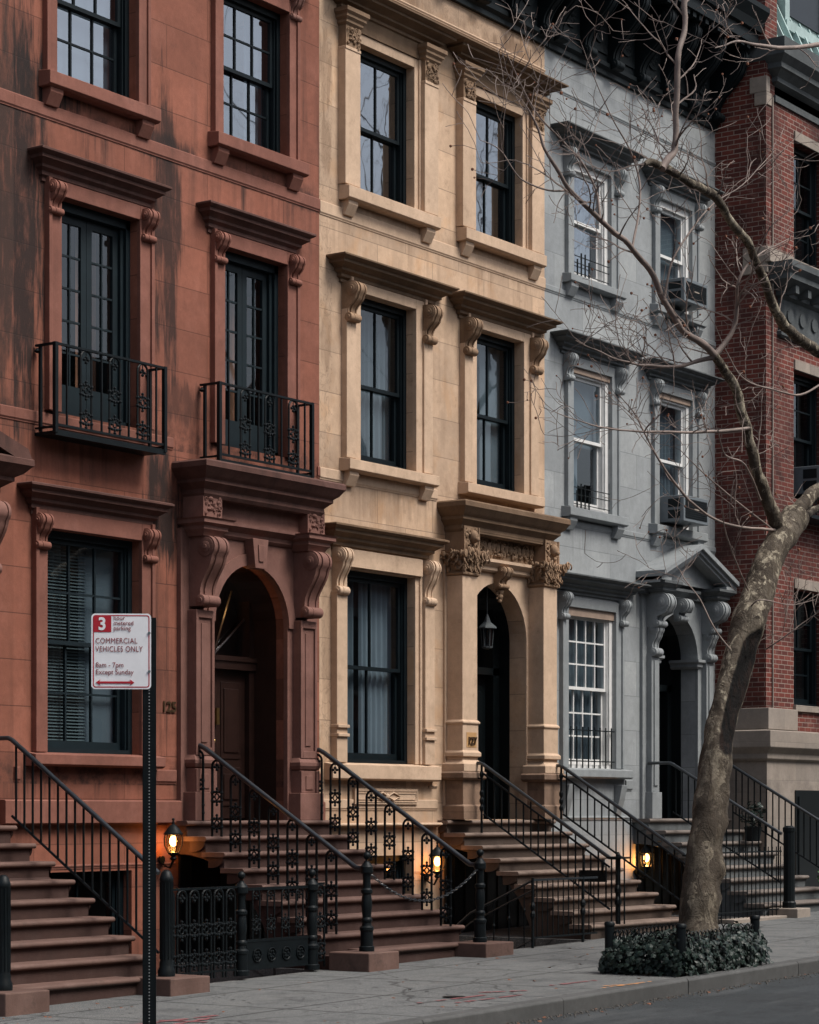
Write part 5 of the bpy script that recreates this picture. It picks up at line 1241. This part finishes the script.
limbs = [
 ([(783,540),(775,520),(763,490),(752,450),(742,415),(733,385),(722,365),(715,355)], [.10,.088,.07,.062,.058,.055,.05,.05], 0, .1),
 ([(715,355),(697,340),(678,325),(664,300),(650,270),(628,245),(606,225),(585,205),(570,190),(556,168),(545,148),(538,130),(528,108)], [.045,.04,.037,.034,.032,.03,.028,.025,.022,.02,.017,.014,.008], .1, .5),
 ([(715,355),(726,342),(734,325),(737,300),(738,282),(748,265),(765,250),(790,238)], [.036,.03,.026,.022,.018,.014,.01,.005], .1, -.5),
 ([(715,357),(700,360),(680,366),(655,366),(625,362),(600,352),(575,340)], [.03,.025,.02,.016,.012,.008,.005], .1, .7),
 ([(792,525),(800,505),(819,490),(850,470),(880,430),(890,400),(868,372),(845,362),(819,352),(800,340),(785,325),(775,310),(766,285),(757,262),(745,240),(733,222),(722,208),(714,194),(700,188),(685,180),(668,170),(652,162),(645,163)], [.105,.085,.08,.08,.085,.08,.075,.07,.064,.064,.06,.054,.049,.046,.044,.044,.046,.05,.044,.042,.044,.04,.02], 0, -.5),
 ([(662,168),(668,160),(674,150),(676,130),(676,105),(676,80),(677,55),(683,30),(685,0),(686,-20)], [.045,.04,.034,.032,.03,.034,.03,.028,.03,.028], -.5, -.2),
 ([(786,535),(800,520),(825,505),(850,500)], [.06,.05,.045,.04], 0, .6),
 ([(749,428),(725,431),(700,432),(660,432),(620,430),(585,423),(555,412)], [.022,.02,.017,.013,.01,.007,.004], 0, .8),
 ([(777,530),(730,525),(700,510),(672,480),(650,445),(636,415),(620,395)], [.02,.016,.015,.013,.011,.008,.004], 0, .7),
 ([(776,532),(735,500),(700,470),(680,450)], [.012,.01,.007,.004], 0, .6),
 ([(760,500),(745,465),(725,455),(718,430)], [.014,.011,.009,.005], 0, -.6),
 ([(748,590),(735,560),(725,530),(722,505)], [.010,.009,.007,.004], 0, -.8),
 ([(735,655),(715,630),(700,600),(685,580),(680,570)], [.012,.01,.008,.006,.003], 0, .6),
 ([(748,610),(760,600),(790,605),(815,600)], [.01,.008,.006,.004], 0, -.6),
 ([(765,650),(780,640),(800,625),(819,612)], [.008,.008,.006,.004], 0, -.6),
 ([(720,750),(735,720),(760,700),(790,690)], [.0,.0,.0,.0], 0, 0),
 ([(632,249),(638,215),(640,185),(630,150),(612,118),(592,72),(580,40)], [.014,.012,.011,.009,.007,.005,.003], .3, .4),
 ([(600,220),(596,190),(580,160),(560,138),(536,112),(514,70),(500,38)], [.014,.012,.010,.009,.007,.005,.003], .35, .5),
 ([(664,300),(672,262),(690,232),(712,205),(742,185),(775,150)], [.014,.012,.011,.008,.006,.003], .2, -.4),
 ([(570,190),(548,190),(520,178),(500,150),(480,140)], [.012,.010,.008,.006,.003], .5, .4),
 ([(819,45),(790,48),(760,46),(735,42),(715,48)], [.03,.024,.018,.012,.006], -.4, .2),
 ([(819,385),(800,395),(775,390),(745,380),(728,355),(715,325)], [.014,.013,.011,.009,.007,.004], -.3, .4),
]
for pts, rad, y0, dy in limbs:
    if max(rad) <= 0: continue
    Q = pth(pts, TY+y0, dy); Q, rr = smooth_path(Q, rad, 5)
    Q = [q+Vector((noise.noise(q*4),noise.noise(q*4+Vector((9,0,0))),noise.noise(q*4+Vector((0,9,0)))))*min(.03,rad[0]*.5) for q in Q]
    rr = [r*(1+.15*noise.noise(q*9)) for q, r in zip(Q, rr)]
    big = max(rad) > .045
    m2 = MB(); m2.tube(Q, rr, 12 if big else 7); m2.build('limb', M['bark'] if big else M['twig'], TR, smooth=60)
    BR.append((Q, rr))
tw = MB(); rnd = random.Random(11); buds = MB(); ntw = [0]
def twig(p, d, L, r, lvl):
    ntw[0] += 1
    n_ = max(4, int(L/.07)); pts = [p]; cur = p.copy(); dd = d.copy(); rad = [r]
    kink = Vector((rnd.uniform(-1,1),rnd.uniform(-1,1),rnd.uniform(-.2,.9)))*.10
    for i in range(n_):
        dd = (dd+Vector((rnd.gauss(0,.15),rnd.gauss(0,.15),rnd.gauss(.03,.15)))+kink*.5).normalized(); cur = cur+dd*L/n_; pts.append(cur.copy()); rad.append(r*(1-.75*(i+1)/n_))
        if lvl > 0 and i > 0 and rnd.random() < .33:
            side = dd.cross(Vector((rnd.uniform(-1,1),rnd.uniform(-1,1),rnd.uniform(-1,1)))).normalized()
            twig(cur, (dd*.55+side*.8).normalized(), L*rnd.uniform(.3,.6), rad[-1]*.75, lvl-1)
    tw.tube(pts, [max(x,.0034) for x in rad], 4, cap=False)
    if lvl == 0 and rnd.random() < .22:
        buds.ball(cur, rnd.uniform(.010,.02), n=5, m=3)
for bi, (Q, rr) in enumerate(BR):
    dens = {1: .34, 2: .3, 3: .5, 4: .16, 5: .22, 7: .5, 8: .35, 9: .3, 10: .35, 14: .4, 15: .45, 16: .35, 17: .35, 18: .25, 19: .3}.get(bi, .12)
    for i in range(3, len(Q)):
        if bi == 4 and i < 50 and rnd.random() < .6: continue
        if rnd.random() < dens or i == len(Q)-1:
            d = (Q[i]-Q[i-1]).normalized(); side = d.cross(Vector((rnd.uniform(-1,1),rnd.uniform(-1,1),rnd.uniform(-1,1)))).normalized(); side.z = abs(side.z)*.6+side.z*.3
            twig(Q[i], (d*.6+side).normalized(), rnd.uniform(.35,1.15), min(rr[i]*.5,.011), 2)
tw.build('twigs', M['twig'], TR)['kind'] = 'stuff'; buds.build('seed_buds', M['deadleaf'], TR)['kind'] = 'stuff'
print('twigs', ntw[0], len(tw.f))

# ------------------------------------------------------------------ small things
t = MB(); m2 = MB()
T_ = thing('stair_plaque', 'small black plaque hung on the left railing of the tan stoop', 'plaque', (3.02,-2.0,.9))
t.box(3.0,3.03,-2.35,-1.95,.80,.95); t.build('plate', M['iron'], T_)
m2.box(3.0,3.035,-2.3,-2.28,.9,1.05); m2.box(3.0,3.035,-2.02,-2.0,.9,1.15); m2.build('hanger', M['iron'], T_)
def plant(x, y, z, r, h, nlf, label, pot=True, seed=1):
    T_ = thing('potted_plant' if pot else 'shrub', label, 'plant', (x,y,z)); rn = random.Random(seed)
    if pot: p = MB(); p.lathe([(.10,0),(.14,.2),(.15,.22),(.13,.22),(.12,.18)], (x,y,z), 12); p.build('pot', M['acdark'], T_, smooth=40)
    else: p = MB(); [p.tube([(x,y,z),(x+rn.uniform(-r,r)*.6,y+rn.uniform(-r,r)*.6,z+h*.8)], .01, 5) for _ in range(7)]; p.build('stems', M['twig'], T_)
    f = MB()
    for k in range(nlf):
        v = Vector((rn.gauss(0,1),rn.gauss(0,1),rn.gauss(0,1))).normalized()*rn.random()**.4
        leaf(f, Vector((x+v.x*r, y+v.y*r, z+(.2 if pot else 0)+h*.5+v.z*h*.5)), rn.uniform(.035,.07), Vector((rn.uniform(-1,1),rn.uniform(-1,1),1)).normalized(), rn)
    f.build('foliage', M['leaf'] if pot else M['shrub'], T_)
plant(9.9,-1.0,zs129[2],.2,.45,160,'dark potted plant on the grey house steps behind the tree trunk', seed=4)
plant(11.3,-1.9,G(11),.45,.8,700,'green shrub behind the railing at the right edge', pot=False, seed=5)
# utility paint on pavement and kerb, covers, fallen leaves
def paint(pts, wd, mat, label, name='utility_marking', z=.006):
    m_ = MB(); rn = random.Random(len(label)); 
    for (ax,ay,bx,by) in pts:
        n_ = 14; L = math.hypot(bx-ax,by-ay); nx, ny = -(by-ay)/L, (bx-ax)/L
        prev = None
        for k in range(n_+1):
            tt = k/n_; x = ax+(bx-ax)*tt; y = ay+(by-ay)*tt; w0 = wd*rn.uniform(.25,1)
            cur = ((x+nx*w0,y+ny*w0,G(x)+z),(x-nx*w0,y-ny*w0,G(x)+z))
            if prev and rn.random() < .8: m_.quad(prev[0],cur[0],cur[1],prev[1])
            prev = cur
    return tag(m_.build(name, mat), label, 'paint mark')
PK = simple('faded_red_paint', (.19,.065,.07), .8, .4, 60); OR = simple('faded_orange_paint', (.45,.20,.07), .8, .4, 60)
paint([(-8.4,-4.3,-7.4,-4.4),(-8.3,-4.6,-7.6,-4.5),(-8.0,-4.2,-7.9,-4.7)], .05, PK, 'faded red spray marks on the pavement near the sign post')
paint([(-5.6,-5.3,-4.6,-5.4),(-5.4,-5.6,-4.4,-5.7),(-4.4,-5.2,-4.0,-5.5),(-3.4,-5.4,-2.6,-5.5)], .045, PK, 'faded red spray marks on the pavement before the tree bed')
paint([(-3.4,-6.0,-2.5,-6.05),(-3.2,-5.9,-2.8,-6.07)], .035, OR, 'orange spray mark beside the kerb by the ivy bed')
t = MB()
x, y = -4.9, -5.25; t.lathe([(.11,G(x)),(.11,G(x)+.008),(.09,G(x)+.010)], (x,y,0), 16); tag(t.build('utility_cover', M['iron']), 'small round iron cover set in the pavement', 'cover')
t = MB(); rn = random.Random(8)
for k in range(150):
    x = rn.uniform(-9,6); y = rn.choice([rn.uniform(-6.5,-6.28), rn.uniform(-3.2,-2.5), rn.uniform(-6,-2.6)])
    if x > -5.5 and y > -2.9: continue
    z = G(x)+(.006 if y > -6.1 else -.13); leaf(t, Vector((x,y,z)), rn.uniform(.02,.05), Vector((rn.uniform(-.3,.3),rn.uniform(-.3,.3),1)).normalized(), rn)
tag(t.build('leaf_litter', M['deadleaf']), 'scattered dry leaves on pavement and gutter', 'leaves', kind='stuff')

gs = MB(); rn = random.Random(21)
for k in range(220):
    x = rn.uniform(-10,8); y = rn.uniform(-6.05,-2.9); r_ = rn.uniform(.008,.026)
    gs.add([(x+r_*math.cos(q)*rn.uniform(.7,1.2), y+r_*math.sin(q)*rn.uniform(.7,1.2), G(x)+.005) for q in [w_i*math.pi/3 for w_i in range(6)]], [(0,1,2,3,4,5)])
tag(gs.build('gum_spots', simple('dark_gum',(.02,.02,.022),.7)), 'dark trodden gum spots on the pavement', 'gum', kind='stuff')
gs = MB()
for k in range(1400):
    x = rn.uniform(-9,7); y = -6.28-abs(rn.gauss(0,.10)); r_ = rn.uniform(.004,.016); z = G(x)-.138
    gs.add([(x-r_,y-r_*.7,z),(x+r_,y-r_,z),(x+r_*.6,y+r_,z),(x-r_*.3,y+r_*.5,z+r_)], [(0,1,3),(1,2,3),(2,0,3)])
tag(gs.build('gutter_grit', simple('gutter_grit',(.05,.045,.04),.9,.6,30)), 'grit and crumbs lying in the gutter along the kerb', 'grit', kind='stuff')
# ------------------------------------------------------------------ the other side of the street (it closes the street and shows in the panes)
OC = [(.22,.09,.07),(.35,.27,.2),(.28,.28,.28),(.20,.10,.08),(.33,.25,.18),(.25,.13,.1),(.30,.29,.27),(.22,.09,.07)]
ON = ['dull red','buff','grey','brown','sand coloured','rust red','pale grey','dark red']
for i in range(8):
    x0 = -38+i*13; h = 10.8+(i*37%5)*.4; T_ = thing('row_building', ON[i]+' rowhouse block along the far side of the street', 'building', (x0+6.5,-24,0), 'row across the street')
    mt = stone('row_stone', OC[i], .15, (1.4,.5,0,.4)); mb = MB(); z0 = -2; mb.box(x0,x0+12.98,-29,-19.8,z0,h); mb.build('wall', mt, T_)
    wmb = MB(); smb = MB()
    for r_ in range(3):
        for c_ in range(5):
            xx = x0+.9+c_*2.45; zz = 2.0+r_*3.0; wmb.box(xx,xx+1.15,-19.82,-19.76,zz,zz+1.9); smb.box(xx-.15,xx+1.3,-19.8,-19.62,zz-.15,zz-.01); smb.box(xx-.15,xx+1.3,-19.8,-19.6,zz+1.95,zz+2.15)
    wmb.build('window_row', M['doorblack'], T_); smb.build('stone_trim', M['lime'], T_)
    mb = MB(); mb.box(x0,x0+12.98,-19.8,-19.1,h-.5,h+.1); mb.build('roof_cornice', M['corn'], T_)
# bare trees on the far pavement; their branches show in the upper panes
def bare_tree(x, y, label, seed):
    rn = random.Random(seed); T_ = thing('bare_street_tree', label, 'tree', (x,y,G(x)), 'bare trees along the far pavement'); m_ = MB(); b_ = MB()
    def grow(p, d, L, r, lvl):
        n_ = 5; pts = [p]; rad = [r]; cur = p.copy(); dd = d.copy()
        for i in range(n_):
            dd = (dd+Vector((rn.gauss(0,.12),rn.gauss(0,.12),rn.gauss(.06,.08)))).normalized(); cur = cur+dd*L/n_; pts.append(cur.copy()); rad.append(r*(1-.4*(i+1)/n_))
        (m_ if lvl >= 6 else b_).tube(pts, rad, 6 if lvl > 2 else 4, cap=False)
        if lvl > 0:
            for k in range(rn.choice((2,3,3))):
                s_ = dd.cross(Vector((rn.uniform(-1,1),rn.uniform(-1,1),rn.uniform(-1,1)))).normalized(); q = pts[-1] if k < 2 else pts[3]
                grow(q, (dd+s_*.75).normalized(), L*rn.uniform(.62,.85), rad[-1]*.72, lvl-1)
    grow(Vector((x,y,G(x)-.1)), Vector((0,0,1)), 7.2, .24, 7)
    m_.build('trunk', M['bark'], T_); b_.build('branches', M['twig'], T_)
bare_tree(14.5,-13.5,'bare tree on the far pavement opposite the brick building',1); bare_tree(21,-13.2,'second bare tree on the far pavement, further up the street',2); bare_tree(27.5,-13.6,'third bare tree on the far pavement, farthest up the street',3)
